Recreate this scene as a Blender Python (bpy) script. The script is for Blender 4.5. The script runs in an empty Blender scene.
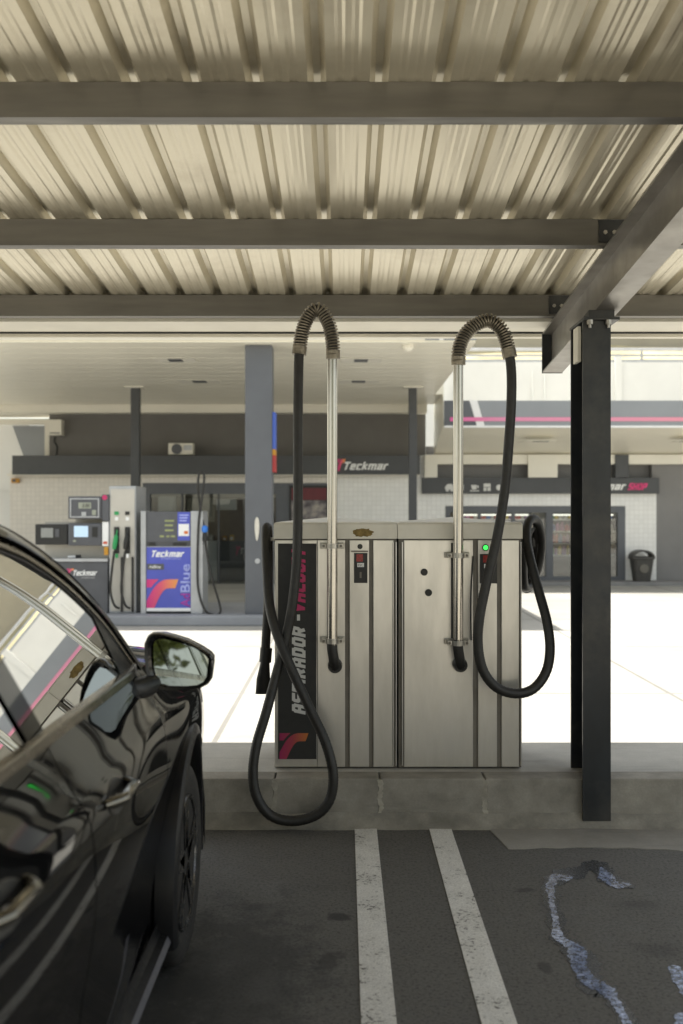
import bpy, bmesh, math, random
from mathutils import Vector, Matrix
random.seed(7)
R = math.radians
scene = bpy.context.scene
COL = scene.collection
F, CX, CY, EYE = 995.0, 344.0, 512.0, 1.6
def X(px, D): return (px - CX) / F * D
def Z(py, D): return EYE + (CY - py) / F * D

# ------------------------------------------------------------------ materials
MATS = {}
def nt_new(name):
    m = bpy.data.materials.new(name); m.use_nodes = True
    nt = m.node_tree; nt.nodes.clear()
    out = nt.nodes.new('ShaderNodeOutputMaterial')
    b = nt.nodes.new('ShaderNodeBsdfPrincipled')
    nt.links.new(b.outputs[0], out.inputs[0])
    MATS[name] = m
    return m, nt, b, out
def coord(nt, stretch=(1, 1, 1), kind='Object'):
    tc = nt.nodes.new('ShaderNodeTexCoord'); mp = nt.nodes.new('ShaderNodeMapping')
    mp.inputs['Scale'].default_value = stretch
    nt.links.new(tc.outputs[kind], mp.inputs[0]); return mp.outputs[0]
def noise(nt, co, scale, detail=4, rough=.55):
    n = nt.nodes.new('ShaderNodeTexNoise'); n.inputs['Scale'].default_value = scale
    n.inputs['Detail'].default_value = detail; n.inputs['Roughness'].default_value = rough
    nt.links.new(co, n.inputs['Vector']); return n.outputs['Fac']
def ramp(nt, fac, stops):
    r = nt.nodes.new('ShaderNodeValToRGB'); e = r.color_ramp.elements
    while len(e) < len(stops): e.new(.5)
    for i, (p, c) in enumerate(stops):
        e[i].position = p; e[i].color = (*c, 1) if len(c) == 3 else c
    nt.links.new(fac, r.inputs[0]); return r.outputs[0]
def mix(nt, fac, a, b, mode='MIX'):
    m = nt.nodes.new('ShaderNodeMix'); m.data_type = 'RGBA'; m.blend_type = mode
    for s, v in ((0, fac), (6, a), (7, b)):
        if isinstance(v, (int, float)): m.inputs[s].default_value = v
        elif isinstance(v, tuple): m.inputs[s].default_value = (*v, 1) if len(v) == 3 else v
        else: nt.links.new(v, m.inputs[s])
    return m.outputs[2]
def mrange(nt, v, a, b, c, d):
    m = nt.nodes.new('ShaderNodeMapRange')
    for i, q in enumerate((a, b, c, d)): m.inputs[i + 1].default_value = q
    nt.links.new(v, m.inputs[0]); return m.outputs[0]
def bump(nt, b, h, strength=.2, dist=.01):
    n = nt.nodes.new('ShaderNodeBump'); n.inputs['Strength'].default_value = strength
    n.inputs['Distance'].default_value = dist
    nt.links.new(h, n.inputs['Height']); nt.links.new(n.outputs[0], b.inputs['Normal'])
def mat(name, col, rough=.5, metal=0., var=.12, vs=5., stretch=(1, 1, 1), rvar=.08, bmp=0., bs=80., coat=0., spec=.5, dirt=0.):
    if name in MATS: return MATS[name]
    m, nt, b, out = nt_new(name)
    co = coord(nt, stretch)
    n = noise(nt, co, vs)
    lo = tuple(c * (1 - var) for c in col); hi = tuple(min(1, c * (1 + var)) for c in col)
    c = ramp(nt, n, [(.3, lo), (.7, hi)])
    if dirt:
        n3 = noise(nt, coord(nt), 2.3, 8, .7)
        c = mix(nt, mrange(nt, n3, .48, .75, 0, dirt), c, tuple(q * .45 for q in (.30, .26, .2)))
    nt.links.new(c, b.inputs['Base Color'])
    n2 = noise(nt, co, vs * 3.1, 5)
    nt.links.new(mrange(nt, n2, .3, .7, max(.02, rough - rvar), min(1, rough + rvar)), b.inputs['Roughness'])
    b.inputs['Metallic'].default_value = metal
    b.inputs['Specular IOR Level'].default_value = spec
    if coat: b.inputs['Coat Weight'].default_value = coat; b.inputs['Coat Roughness'].default_value = .03
    if bmp: bump(nt, b, noise(nt, co, bs, 3), bmp)
    return m
def mat_emit(name, col, strength):
    m, nt, b, out = nt_new(name)
    b.inputs['Base Color'].default_value = (*col, 1)
    b.inputs['Emission Color'].default_value = (*col, 1); b.inputs['Emission Strength'].default_value = strength
    return m
def mat_grad(name, stops, axis=0, kind='Generated', rough=.4):
    m, nt, b, out = nt_new(name)
    tc = nt.nodes.new('ShaderNodeTexCoord'); s = nt.nodes.new('ShaderNodeSeparateXYZ')
    nt.links.new(tc.outputs[kind], s.inputs[0])
    nt.links.new(ramp(nt, s.outputs[axis], stops), b.inputs['Base Color'])
    b.inputs['Roughness'].default_value = rough
    return m
def mat_tiles(name, col, grout, size):
    m, nt, b, out = nt_new(name)
    tc = nt.nodes.new('ShaderNodeTexCoord'); s = nt.nodes.new('ShaderNodeSeparateXYZ'); c = nt.nodes.new('ShaderNodeCombineXYZ')
    nt.links.new(tc.outputs['Object'], s.inputs[0]); nt.links.new(s.outputs[0], c.inputs[0]); nt.links.new(s.outputs[2], c.inputs[1])
    br = nt.nodes.new('ShaderNodeTexBrick'); br.offset = 0; br.squash = 1
    br.inputs['Color1'].default_value = (*col, 1); br.inputs['Color2'].default_value = (*[q * .93 for q in col], 1)
    br.inputs['Mortar'].default_value = (*grout, 1); br.inputs['Scale'].default_value = 1
    br.inputs['Mortar Size'].default_value = .006; br.inputs['Brick Width'].default_value = size; br.inputs['Row Height'].default_value = size
    nt.links.new(c.outputs[0], br.inputs['Vector'])
    nt.links.new(br.outputs['Color'], b.inputs['Base Color']); b.inputs['Roughness'].default_value = .35
    return m
def mat_glass(name, tint, rough=.0, ior=1.5):
    m, nt, b, out = nt_new(name)
    nt.nodes.remove(b)
    tr = nt.nodes.new('ShaderNodeBsdfTransparent'); tr.inputs[0].default_value = (*tint, 1)
    gl = nt.nodes.new('ShaderNodeBsdfGlossy'); gl.inputs['Roughness'].default_value = rough
    fr = nt.nodes.new('ShaderNodeFresnel'); fr.inputs['IOR'].default_value = ior
    mx = nt.nodes.new('ShaderNodeMixShader')
    nt.links.new(fr.outputs[0], mx.inputs[0]); nt.links.new(tr.outputs[0], mx.inputs[1]); nt.links.new(gl.outputs[0], mx.inputs[2])
    nt.links.new(mx.outputs[0], out.inputs[0])
    return m

def mk_asphalt():
    m, nt, b, out = nt_new('asphalt')
    co = coord(nt)
    fine = noise(nt, co, 260, 2, .6); mid = noise(nt, co, 9, 6, .65); big = noise(nt, co, 1.1, 5, .6)
    c = ramp(nt, fine, [(.25, (.054, .051, .046)), (.55, (.098, .093, .084)), (.8, (.17, .163, .15))])
    c = mix(nt, mrange(nt, mid, .35, .7, 0, .5), c, (.135, .129, .118))
    wet = mrange(nt, big, .52, .66, 0, 1)
    c = mix(nt, mix(nt, .75, (0, 0, 0), wet), c, (.052, .050, .047))
    grit = noise(nt, co, 75, 3, .7)
    c = mix(nt, mrange(nt, grit, .42, .66, 0, .8), c, (.135, .13, .12))
    c = mix(nt, mrange(nt, grit, .47, .32, 0, .8), c, (.034, .033, .031))
    # oil spots and a large damp stain, each with a ragged edge
    rag = noise(nt, co, 7, 6, .65); rag2 = noise(nt, co, 30, 4, .6)
    def spot(px, py, rx, ry, amt, colr, c, soft=.5, rot=0):
        D = 1.6 * F / (py - CY); x = X(px, D)
        mp = nt.nodes.new('ShaderNodeMapping'); mp.vector_type = 'TEXTURE'
        mp.inputs['Location'].default_value = (x, D, 0); mp.inputs['Scale'].default_value = (rx, ry, 1); mp.inputs['Rotation'].default_value = (0, 0, R(rot))
        nt.links.new(co, mp.inputs[0])
        ln = nt.nodes.new('ShaderNodeVectorMath'); ln.operation = 'LENGTH'; nt.links.new(mp.outputs[0], ln.inputs[0])
        a1 = nt.nodes.new('ShaderNodeMath'); a1.operation = 'MULTIPLY_ADD'; a1.inputs[1].default_value = 1.6; nt.links.new(rag, a1.inputs[0]); nt.links.new(ln.outputs['Value'], a1.inputs[2])
        a2 = nt.nodes.new('ShaderNodeMath'); a2.operation = 'MULTIPLY_ADD'; a2.inputs[1].default_value = .7; nt.links.new(rag2, a2.inputs[0]); nt.links.new(a1.outputs[0], a2.inputs[2])
        return mix(nt, mrange(nt, a2.outputs[0], 2.0 - soft, 2.0, amt, 0), c, colr)
    oil = (.022, .021, .020)
    for q in ((232, 975, .42, .9, .62, (.026, .0255, .0245), .4), (150, 1000, .3, .5, .7, (.025, .025, .024), .4), (327, 962, .075, .10, .8, oil, .3, -35), (338, 917, .06, .055, .8, oil, .3), (525, 890, .07, .04, .6, oil, .4), (545, 968, .03, .07, .6, oil, .4), (603, 834, .05, .05, .6, oil, .4), (640, 905, .16, .07, .35, oil, .7), (660, 950, .12, .12, .35, oil, .7)):
        c = spot(q[0], q[1], q[2], q[3], q[4], q[5], c, q[6], q[7] if len(q) > 7 else 0)
    nt.links.new(c, b.inputs['Base Color'])
    nt.links.new(mrange(nt, wet, 0, 1, .78, .42), b.inputs['Roughness'])
    bump(nt, b, fine, .35, .004)
    return m
def mk_concrete(name, col, var=.25, rough=.8, scale=1.2, crack=True):
    m, nt, b, out = nt_new(name)
    co = coord(nt)
    big = noise(nt, co, scale, 8, .65); fine = noise(nt, co, 90, 3, .6)
    c = ramp(nt, big, [(.28, tuple(q * (1 - var) for q in col)), (.72, tuple(min(1, q * (1 + var)) for q in col))])
    c = mix(nt, mrange(nt, fine, .3, .7, 0, .25), c, tuple(q * .6 for q in col))
    if crack:
        st = noise(nt, coord(nt, (.6, 5, 5)), 2.2, 7, .7)
        c = mix(nt, mrange(nt, st, .56, .7, 0, .45), c, tuple(q * .42 for q in col))
    nt.links.new(c, b.inputs['Base Color']); b.inputs['Roughness'].default_value = rough
    bump(nt, b, fine, .25, .004)
    return m
def mk_paintline():
    m, nt, b, out = nt_new('worn_white_paint')
    co = coord(nt)
    n1 = noise(nt, co, 62, 6, .75); n2 = noise(nt, co, 5, 4, .6); n3 = noise(nt, co, 160, 2)
    ad = nt.nodes.new('ShaderNodeMath'); ad.operation = 'MULTIPLY_ADD'; ad.inputs[1].default_value = .55
    nt.links.new(n2, ad.inputs[0]); nt.links.new(n1, ad.inputs[2])
    c = ramp(nt, n3, [(.3, (.56, .55, .52)), (.7, (.84, .825, .78))])
    c = mix(nt, mrange(nt, n2, .35, .65, 0, .4), c, (.47, .455, .42))
    c = mix(nt, mrange(nt, ad.outputs[0],   .865, .93, 0, .9), c, (.075, .07, .064))
    nt.links.new(c, b.inputs['Base Color']); b.inputs['Roughness'].default_value = .75
    bump(nt, b, n3, .3, .003)
    return m
def mk_foam():
    m, nt, b, out = nt_new('soapy_water')
    co = coord(nt)
    v = nt.nodes.new('ShaderNodeTexVoronoi'); v.inputs['Scale'].default_value = 120; nt.links.new(co, v.inputs['Vector'])
    n2 = noise(nt, co, 9, 5, .65); n3 = noise(nt, co, 55, 4, .7)
    c = ramp(nt, v.outputs['Distance'], [(.15, (.56, .64, .88)), (.6, (.28, .33, .48))])
    c = mix(nt, mrange(nt, n2, .42, .62, 0, .55), c, (.16, .19, .29))
    nt.links.new(mrange(nt, noise(nt, co, 48, 6, .7), .36, .60, .05, 1), b.inputs['Alpha'])
    nt.links.new(c, b.inputs['Base Color']); b.inputs['Roughness'].default_value = .08
    bump(nt, b, n3, .06, .002)
    return m
def mk_steel():
    m, nt, b, out = nt_new('brushed_stainless')
    co = coord(nt, (60, 60, 1.2)); n = noise(nt, co, 9, 3, .5); big = noise(nt, coord(nt, (3, 3, .7)), 1.5, 6, .62)
    c = ramp(nt, n, [(.3, (.645, .625, .585)), (.7, (.67, .65, .61))])
    c = mix(nt, mrange(nt, big, .38, .68, 0, .7), c, (.47, .448, .408))
    nt.links.new(c, b.inputs['Base Color']); b.inputs['Metallic'].default_value = .85
    nt.links.new(mrange(nt, big, .3, .7, .27, .40), b.inputs['Roughness'])
    return m
def mk_sheet():
    m, nt, b, out = nt_new('cream_sheet_metal')
    co = coord(nt, (12, .35, 1)); n = noise(nt, co, 2.2, 6, .6); d = noise(nt, coord(nt), 1.5, 6, .65)
    c = ramp(nt, n, [(.3, (.705, .65, .51)), (.7, (.725, .67, .53))])
    c = mix(nt, mrange(nt, d, .5, .75, 0, .45), c, (.33, .28, .2))
    nt.links.new(c, b.inputs['Base Color']); b.inputs['Roughness'].default_value = .27
    b.inputs['Metallic'].default_value = .45
    return m
asphalt = mk_asphalt()
def mk_forecourt():
    m, nt, b, out = nt_new('forecourt_concrete')
    co = coord(nt); big = noise(nt, co, .35, 8, .65); mid = noise(nt, coord(nt, (.5, 2.2, 1)), 1.1, 7, .7); fine = noise(nt, co, 40, 3)
    c = ramp(nt, big, [(.34, (.30, .292, .265)), (.66, (.43, .42, .385))])
    c = mix(nt, mrange(nt, mid, .55, .75, 0, .6), c, (.22, .212, .19))
    c = mix(nt, mrange(nt, fine, .3, .7, 0, .15), c, (.35, .335, .3))
    br = nt.nodes.new('ShaderNodeTexBrick'); br.offset = 0; br.inputs['Scale'].default_value = 1; br.inputs['Mortar Size'].default_value = .03; br.inputs['Mortar Smooth'].default_value = .4
    br.inputs['Brick Width'].default_value = 4.6; br.inputs['Row Height'].default_value = 3.7
    mp = nt.nodes.new('ShaderNodeMapping'); mp.inputs['Location'].default_value = (1.1, .4, 0); nt.links.new(co, mp.inputs[0]); nt.links.new(mp.outputs[0], br.inputs['Vector'])
    c = mix(nt, mrange(nt, br.outputs['Fac'], 0, 1, 0, .6), c, (.10, .095, .085))
    nt.links.new(c, b.inputs['Base Color']); b.inputs['Roughness'].default_value = .85
    bump(nt, b, fine, .2, .004); return m
forecourt_m = mk_forecourt()
island_m = mk_concrete('island_concrete', (.44, .425, .385), .3)
kerb_m = mk_concrete('kerb_concrete', (.29, .27, .23), .45, .85, 3.5)
apron_m = mk_concrete('apron_concrete', (.27, .255, .225), .35)
paint_m = mk_paintline(); foam_m = mk_foam(); steel_m = mk_steel(); sheet_m = mk_sheet()
purlin_m = mat('galvanised_grey', (.165, .158, .142), .4, .65, .2, 3, (.4, 4, 4), bmp=.02)
lip_m = mat('cream_flashing', (.74, .71, .61), .45, 0, .06, 3)
beam_m = mat('painted_beam', (.26, .245, .22), .36, .6, .18, 3, dirt=.2)
column_m = mat('dark_painted_steel', (.017, .020, .023), .38, .0, .25, 7, (1, 1, .4), dirt=.35)
black_m = mat('black_plastic', (.014, .014, .013), .45, 0, .2, 20)
rubber_m = mat('black_rubber_hose', (.018, .017, .015), .5, 0, .3, 25, bmp=.05, bs=200)
chrome_m = mat('polished_tube', (.50, .475, .43), .22, 1, .02, 3, rvar=.02)
spring_m = mat('spring_steel', (.24, .215, .17), .42, .85, .25, 30)
bracket_m = mat('zinc_bracket', (.42, .40, .36), .38, .9, .15, 30)
lid_m = mat('pale_lid', (.66, .63, .555), .42, .15, .08, 6, dirt=.12)
rust_m = mat('rust_stain', (.23, .16, .055), .9, 0, .4, 60)
groove_m = mat('dark_groove', (.17, .155, .13), .55, .3, .15, 9)
panel_m = mat('charcoal_vinyl', (.022, .022, .021), .55, 0, .1, 9)
white_m = mat('white_letter', (.62, .62, .60), .5, 0, .04)
whiteb_m = mat('white_print', (.80, .80, .79), .45, 0, .03)
pink_m = mat('pink_letter', (.50, .030, .13), .5, 0, .06)
red_m = mat('red_display', (.28, .018, .014), .3, 0, .3, 90)
slate_m = mat('slate_paint', (.105, .112, .125), .5, 0, .07, 2, dirt=.04)
slated_m = mat('dark_slate_paint', (.060, .063, .067), .5, 0, .07, 2)
greywall_m = mat('grey_cladding', (.135, .128, .118), .6, 0, .06, 1.5)
cream_m = mat('cream_ceiling', (.81, .775, .66), .34, .0, .03, .5, (1, .2, 1), rvar=.015)
creamt_m = mat('cream_trim', (.74, .71, .62), .5, 0, .05, 1)
fascia_m = mat('grey_fascia', (.26, .275, .29), .45, 0, .05, 1)
tile_m = mat_tiles('beige_tiles', (.74, .70, .64), (.60, .57, .52), .125)
tilew_m = mat_tiles('white_tiles', (.84, .835, .81), (.70, .69, .66), .125)
whitewall_m = mat('white_render', (.72, .72, .695), .8, 0, .04, 1)
dryhill_m = mat('dry_grass', (.46, .41, .25), .95, 0, .5, .6)
glass_m = mat_glass('window_glass', (.82, .84, .83), 0., 1.9)
lgrey_m = mat('light_grey_metal', (.42, .43, .44), .4, .3, .08, 4)
dgrey_m = mat('dark_grey_panel', (.085, .088, .098), .45, 0, .1, 4)
beigep_m = mat('beige_panel', (.50, .475, .42), .45, 0, .05, 4)
blue_m = mat('blue_print', (.075, .095, .46), .4, 0, .07, 2)
bluel_m = mat('pale_blue_print', (.36, .40, .78), .45, 0, .04)
magenta_m = mat('magenta_print', (.36, .045, .33), .45, 0, .04)
green_m = mat('green_plastic', (.02, .30, .09), .4, 0, .1)
bluep_m = mat('blue_plastic', (.03, .18, .62), .4, 0, .1)
orange_m = mat('orange_plastic', (.52, .25, .02), .5, 0, .1)
yellow_m = mat('yellow_plastic', (.65, .42, .05), .5, 0, .1)
screen_m = mat_emit('lit_screen', (.36, .48, .60), .35)
lcd_m = mat('lcd_glass', (.30, .32, .26), .25, 0, .1)
led_m = mat_emit('green_led', (.05, .85, .10), .75)
arch_m = mat_grad('pink_to_orange_print', [(0, (.58, .02, .20)), (.45, (.68, .09, .16)), (1, (.80, .33, .07))])
archd_m = mat_grad('dull_pink_to_orange_print', [(0, (.30, .012, .09)), (.45, (.36, .045, .07)), (1, (.50, .17, .03))])
line_m = mat_grad('pink_orange_stripe', [(0, (.74, .12, .36)), (.06, (.70, .25, .40)), (.30, (.72, .28, .36)), (.42, (.78, .38, .24)), (1, (.80, .45, .2))])
car_m = mat('black_car_paint', (.004, .004, .0045), .035, 0, .1, 3, rvar=.01, spec=.5)
trim_m = mat('satin_trim', (.20, .175, .14), .22, .9, .1, 5)
handle_m = mat('dark_chrome', (.20, .19, .165), .08, 1, .02, 5, rvar=.01)
clad_m = mat('black_cladding', (.010, .010, .011), .38, 0, .15, 20, spec=.25)
carglass_m = mat_glass('tinted_car_glass', (.22, .25, .235), 0., 1.42)
mirror_m = mat('mirror_glass', (.36, .38, .36), .02, 1, .0, 5, rvar=0)
tyre_m = mat('tyre_rubber', (.020, .019, .018), .62, 0, .2, 40)
rim_m = mat('dark_alloy', (.12, .12, .125), .25, .9, .1, 8)
interior_m = mat('dark_upholstery', (.025, .024, .023), .8, 0, .2, 15)
binm = mat('bin_plastic', (.055, .052, .047), .5, 0, .12, 9)
bark_m = mat('bark', (.10, .075, .05), .9, 0, .3, 12)
leaf_m = mat('leaf', (.11, .14, .025), .6, 0, .45, 1.2)
lamp_m = mat('lamp_glass', (.45, .42, .34), .3, 0, .1)

# ------------------------------------------------------------------ mesh helpers
def wloc(o):
    v = Vector((0, 0, 0))
    while o is not None: v += o.location; o = o.parent
    return v
class MB:
    def __init__(s): s.bm = bmesh.new()
    def face(s, pts):
        try: return s.bm.faces.new([s.bm.verts.new(p) for p in pts])
        except ValueError: return None
    def box(s, x0, x1, y0, y1, z0, z1, bev=0.):
        v = [s.bm.verts.new(p) for p in ((x0, y0, z0), (x1, y0, z0), (x1, y1, z0), (x0, y1, z0), (x0, y0, z1), (x1, y0, z1), (x1, y1, z1), (x0, y1, z1))]
        fs = [s.bm.faces.new([v[i] for i in q]) for q in ((3, 2, 1, 0), (4, 5, 6, 7), (0, 1, 5, 4), (1, 2, 6, 5), (2, 3, 7, 6), (3, 0, 4, 7))]
        if bev:
            es = list({e for f in fs for e in f.edges})
            bmesh.ops.bevel(s.bm, geom=es, offset=bev, segments=2, affect='EDGES', profile=.6)
        return s
    def prism(s, pts, axis, a0, a1):
        """polygon in the two other axes, extruded along axis ('x','y','z') from a0 to a1"""
        def mk(p, a):
            return {'x': (a, p[0], p[1]), 'y': (p[0], a, p[1]), 'z': (p[0], p[1], a)}[axis]
        A = [s.bm.verts.new(mk(p, a0)) for p in pts]; B = [s.bm.verts.new(mk(p, a1)) for p in pts]
        s.bm.faces.new(A); s.bm.faces.new(B[::-1])
        for i in range(len(pts)):
            j = (i + 1) % len(pts); s.bm.faces.new((A[j], A[i], B[i], B[j]))
        return s
    def tube(s, path, r, n=12, cap=True):
        path = [Vector(p) for p in path]; rings = []
        t0 = (path[1] - path[0]).normalized()
        u = t0.orthogonal().normalized()
        for i, p in enumerate(path):
            a = path[max(0, i - 1)]; b = path[min(len(path) - 1, i + 1)]
            t = (b - a).normalized()
            u = (u - t * u.dot(t)); u = u.normalized() if u.length > 1e-6 else t.orthogonal().normalized()
            w = t.cross(u); rr = r[i] if isinstance(r, (list, tuple)) else r
            rings.append([s.bm.verts.new(p + (u * math.cos(k * 2 * math.pi / n) + w * math.sin(k * 2 * math.pi / n)) * rr) for k in range(n)])
        for A, B in zip(rings, rings[1:]):
            for k in range(n): s.bm.faces.new((A[k], A[(k + 1) % n], B[(k + 1) % n], B[k]))
        if cap: s.bm.faces.new(rings[0][::-1]); s.bm.faces.new(rings[-1])
        return s
    def cyl(s, p0, p1, r, n=20): return s.tube([p0, p1], r, n)
    def lathe(s, prof, org, axis='z', n=28):
        """prof: list of (r, h)"""
        rings = []
        for r, h in prof:
            ring = []
            for k in range(n):
                a = 2 * math.pi * k / n; c, d = r * math.cos(a), r * math.sin(a)
                q = {'z': (c, d, h), 'x': (h, c, d), 'y': (d, h, c)}[axis]
                ring.append(s.bm.verts.new((org[0] + q[0], org[1] + q[1], org[2] + q[2])))
            rings.append(ring)
        for A, B in zip(rings, rings[1:]):
            for k in range(n): s.bm.faces.new((A[k], A[(k + 1) % n], B[(k + 1) % n], B[k]))
        for ring in (rings[0], rings[-1]):
            try: s.bm.faces.new(ring)
            except ValueError: pass
        return s
    def grid(s, rows):
        V = [[s.bm.verts.new(p) for p in row] for row in rows]
        for A, B in zip(V, V[1:]):
            for k in range(len(A) - 1):
                s.bm.faces.new((A[k], A[k + 1], B[k + 1], B[k]))
        return s
    def build(s, name, m, parent=None, smooth=False, solid=0.):
        bmesh.ops.remove_doubles(s.bm, verts=s.bm.verts, dist=1e-6)
        bmesh.ops.recalc_face_normals(s.bm, faces=s.bm.faces)
        off = wloc(parent) if parent is not None else None
        if off is not None:
            for v in s.bm.verts: v.co -= off
        me = bpy.data.meshes.new(name); s.bm.to_mesh(me); s.bm.free()
        if smooth:
            for p in me.polygons: p.use_smooth = True
            try: me.set_sharp_from_angle(angle=R(40))
            except Exception: pass
        me.materials.append(m)
        o = bpy.data.objects.new(name, me); COL.objects.link(o)
        if parent is not None: o.parent = parent
        if solid:
            md = o.modifiers.new('thickness', 'SOLIDIFY'); md.thickness = solid; md.offset = 0
        return o
def split_build(b, name, m, parent, smooth=False):
    bm = b.bm; bmesh.ops.remove_doubles(bm, verts=bm.verts, dist=1e-6); seen = set(); out = []
    bm.verts.index_update()
    for v in bm.verts:
        if v in seen: continue
        st = [v]; isl = []; seen.add(v)
        while st:
            q = st.pop(); isl.append(q)
            for e in q.link_edges:
                w = e.other_vert(q)
                if w not in seen: seen.add(w); st.append(w)
        c = MB(); mp = {q: c.bm.verts.new(q.co) for q in isl}
        for f in {f for q in isl for f in q.link_faces}: c.bm.faces.new([mp[q] for q in f.verts])
        out.append(c.build(name, m, parent, smooth))
    bm.free(); return out
def catmull(pts, n=8):
    pts = [Vector(p) for p in pts]; out = []
    for i in range(len(pts) - 1):
        p0 = pts[max(0, i - 1)]; p1 = pts[i]; p2 = pts[i + 1]; p3 = pts[min(len(pts) - 1, i + 2)]
        for k in range(n):
            t = k / n
            out.append(.5 * ((2 * p1) + (p2 - p0) * t + (2 * p0 - 5 * p1 + 4 * p2 - p3) * t * t + (3 * p1 - p0 - 3 * p2 + p3) * t ** 3))
    out.append(pts[-1]); return out
def interp(tab, x):
    if x <= tab[0][0]: return tab[0][1]
    for (a, b), (c, d) in zip(tab, tab[1:]):
        if x <= c: return b + (d - b) * (x - a) / (c - a)
    return tab[-1][1]
def sinterp(tab, x):
    """smooth (monotone-ish) interpolation"""
    n = len(tab)
    if x <= tab[0][0]: return tab[0][1]
    if x >= tab[-1][0]: return tab[-1][1]
    for i in range(n - 1):
        if x <= tab[i + 1][0]: break
    x1, y1 = tab[i]; x2, y2 = tab[i + 1]; h = x2 - x1; t = (x - x1) / h
    def sl(k):
        a = tab[max(0, k - 1)]; b = tab[min(n - 1, k + 1)]
        return (b[1] - a[1]) / (b[0] - a[0])
    m1, m2 = sl(i) * h, sl(i + 1) * h
    return (2 * t ** 3 - 3 * t * t + 1) * y1 + (t ** 3 - 2 * t * t + t) * m1 + (-2 * t ** 3 + 3 * t * t) * y2 + (t ** 3 - t * t) * m2
def tag(o, label=None, cat=None, group=None, kind=None):
    if label: o['label'] = label
    if cat: o['category'] = cat
    if group: o['group'] = group
    if kind: o['kind'] = kind
    return o
def thing(name, loc, label, cat, group=None):
    o = bpy.data.objects.new(name, None); o.location = loc; o.empty_display_size = .2
    COL.objects.link(o); return tag(o, label, cat, group)
def structure(o, label=None):
    o['kind'] = 'structure'
    if label: o['label'] = label
    return o
def text(body, name, m, parent, x0, x1, z0, z1, y, vertical=False, shear=.25, bold=.03, depth=.004):
    cu = bpy.data.curves.new('tmp_text', 'FONT'); cu.body = body; cu.size = 1; cu.shear = shear; cu.offset = bold; cu.resolution_u = 3
    ob = bpy.data.objects.new('tmp_text', cu); COL.objects.link(ob)
    bpy.context.view_layer.update()
    me = bpy.data.meshes.new_from_object(ob.evaluated_get(bpy.context.evaluated_depsgraph_get()))
    bpy.data.objects.remove(ob); bpy.data.curves.remove(cu)
    xs = [v.co.x for v in me.vertices]; ys = [v.co.y for v in me.vertices]
    ax, bx, ay, by = min(xs), max(xs), min(ys), max(ys)
    off = wloc(parent)
    bm = bmesh.new(); bm.from_mesh(me); bpy.data.meshes.remove(me)
    for v in bm.verts:
        s = (v.co.x - ax) / (bx - ax); t = (v.co.y - ay) / (by - ay)
        if vertical: p = Vector((x1 - t * (x1 - x0), y, z0 + s * (z1 - z0)))
        else: p = Vector((x0 + s * (x1 - x0), y, z0 + t * (z1 - z0)))
        v.co = p - off
    r = bmesh.ops.extrude_face_region(bm, geom=bm.faces[:])
    for g in r['geom']:
        if isinstance(g, bmesh.types.BMVert): g.co.y -= depth
    bmesh.ops.recalc_face_normals(bm, faces=bm.faces)
    m2 = bpy.data.meshes.new(name); bm.to_mesh(m2); bm.free(); m2.materials.append(m)
    o = bpy.data.objects.new(name, m2); COL.objects.link(o); o.parent = parent
    return o
GL = {'A': (.62, 1, [[(0, 0), (0, .8), (.2, 1), (.8, 1), (1, .8), (1, 0)], [(0, .42), (1, .42)]]), 'S': (.62, 1, [[(1, 1), (.15, 1), (0, .85), (0, .62), (.15, .5), (.85, .5), (1, .38), (1, .15), (.85, 0), (0, 0)]]),
'P': (.62, 1, [[(0, 0), (0, 1), (.85, 1), (1, .85), (1, .55), (.85, .42), (0, .42)]]), 'I': (.24, 1, [[(.5, 0), (.5, 1)]]), 'R': (.62, 1, [[(0, 0), (0, 1), (.85, 1), (1, .85), (1, .58), (.85, .46), (0, .46)], [(.55, .46), (1, 0)]]),
'D': (.62, 1, [[(0, 0), (0, 1), (.75, 1), (1, .8), (1, .2), (.75, 0), (0, 0)]]), 'O': (.62, 1, [[(.2, 0), (0, .18), (0, .82), (.2, 1), (.8, 1), (1, .82), (1, .18), (.8, 0), (.2, 0)]]), 'V': (.66, 1, [[(0, 1), (.5, 0), (1, 1)]]),
'C': (.6, 1, [[(1, 1), (.2, 1), (0, .82), (0, .18), (.2, 0), (1, 0)]]), 'U': (.62, 1, [[(0, 1), (0, .18), (.2, 0), (.8, 0), (1, .18), (1, 1)]]), 'M': (.8, 1, [[(0, 0), (0, 1), (.5, .45), (1, 1), (1, 0)]]),
'T': (.62, 1, [[(0, 1), (1, 1)], [(.5, 1), (.5, 0)]]), 'H': (.62, 1, [[(0, 0), (0, 1)], [(1, 0), (1, 1)], [(0, .5), (1, .5)]]), '-': (.34, 1, [[(0, .5), (1, .5)]]),
'e': (.56, .76, [[(1, 0), (.15, 0), (0, .15), (0, .85), (.15, 1), (.85, 1), (1, .85), (1, .5), (0, .5)]]), 'c': (.52, .76, [[(1, 1), (.15, 1), (0, .85), (0, .15), (.15, 0), (1, 0)]]), 'k': (.56, .76, [[(0, 0), (0, 1.45)], [(0, .5), (1, 1)], [(.35, .6), (1, 0)]]),
'm': (.86, .76, [[(0, 0), (0, 1), (.9, 1), (1, .88), (1, 0)], [(.5, 1), (.5, 0)]]), 'a': (.56, .76, [[(0, 1), (.85, 1), (1, .85), (1, 0), (.1, 0), (0, .12), (0, .4), (.1, .52), (1, .52)]]), 'r': (.42, .76, [[(0, 0), (0, .85), (.2, 1), (1, 1)]])}
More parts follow.
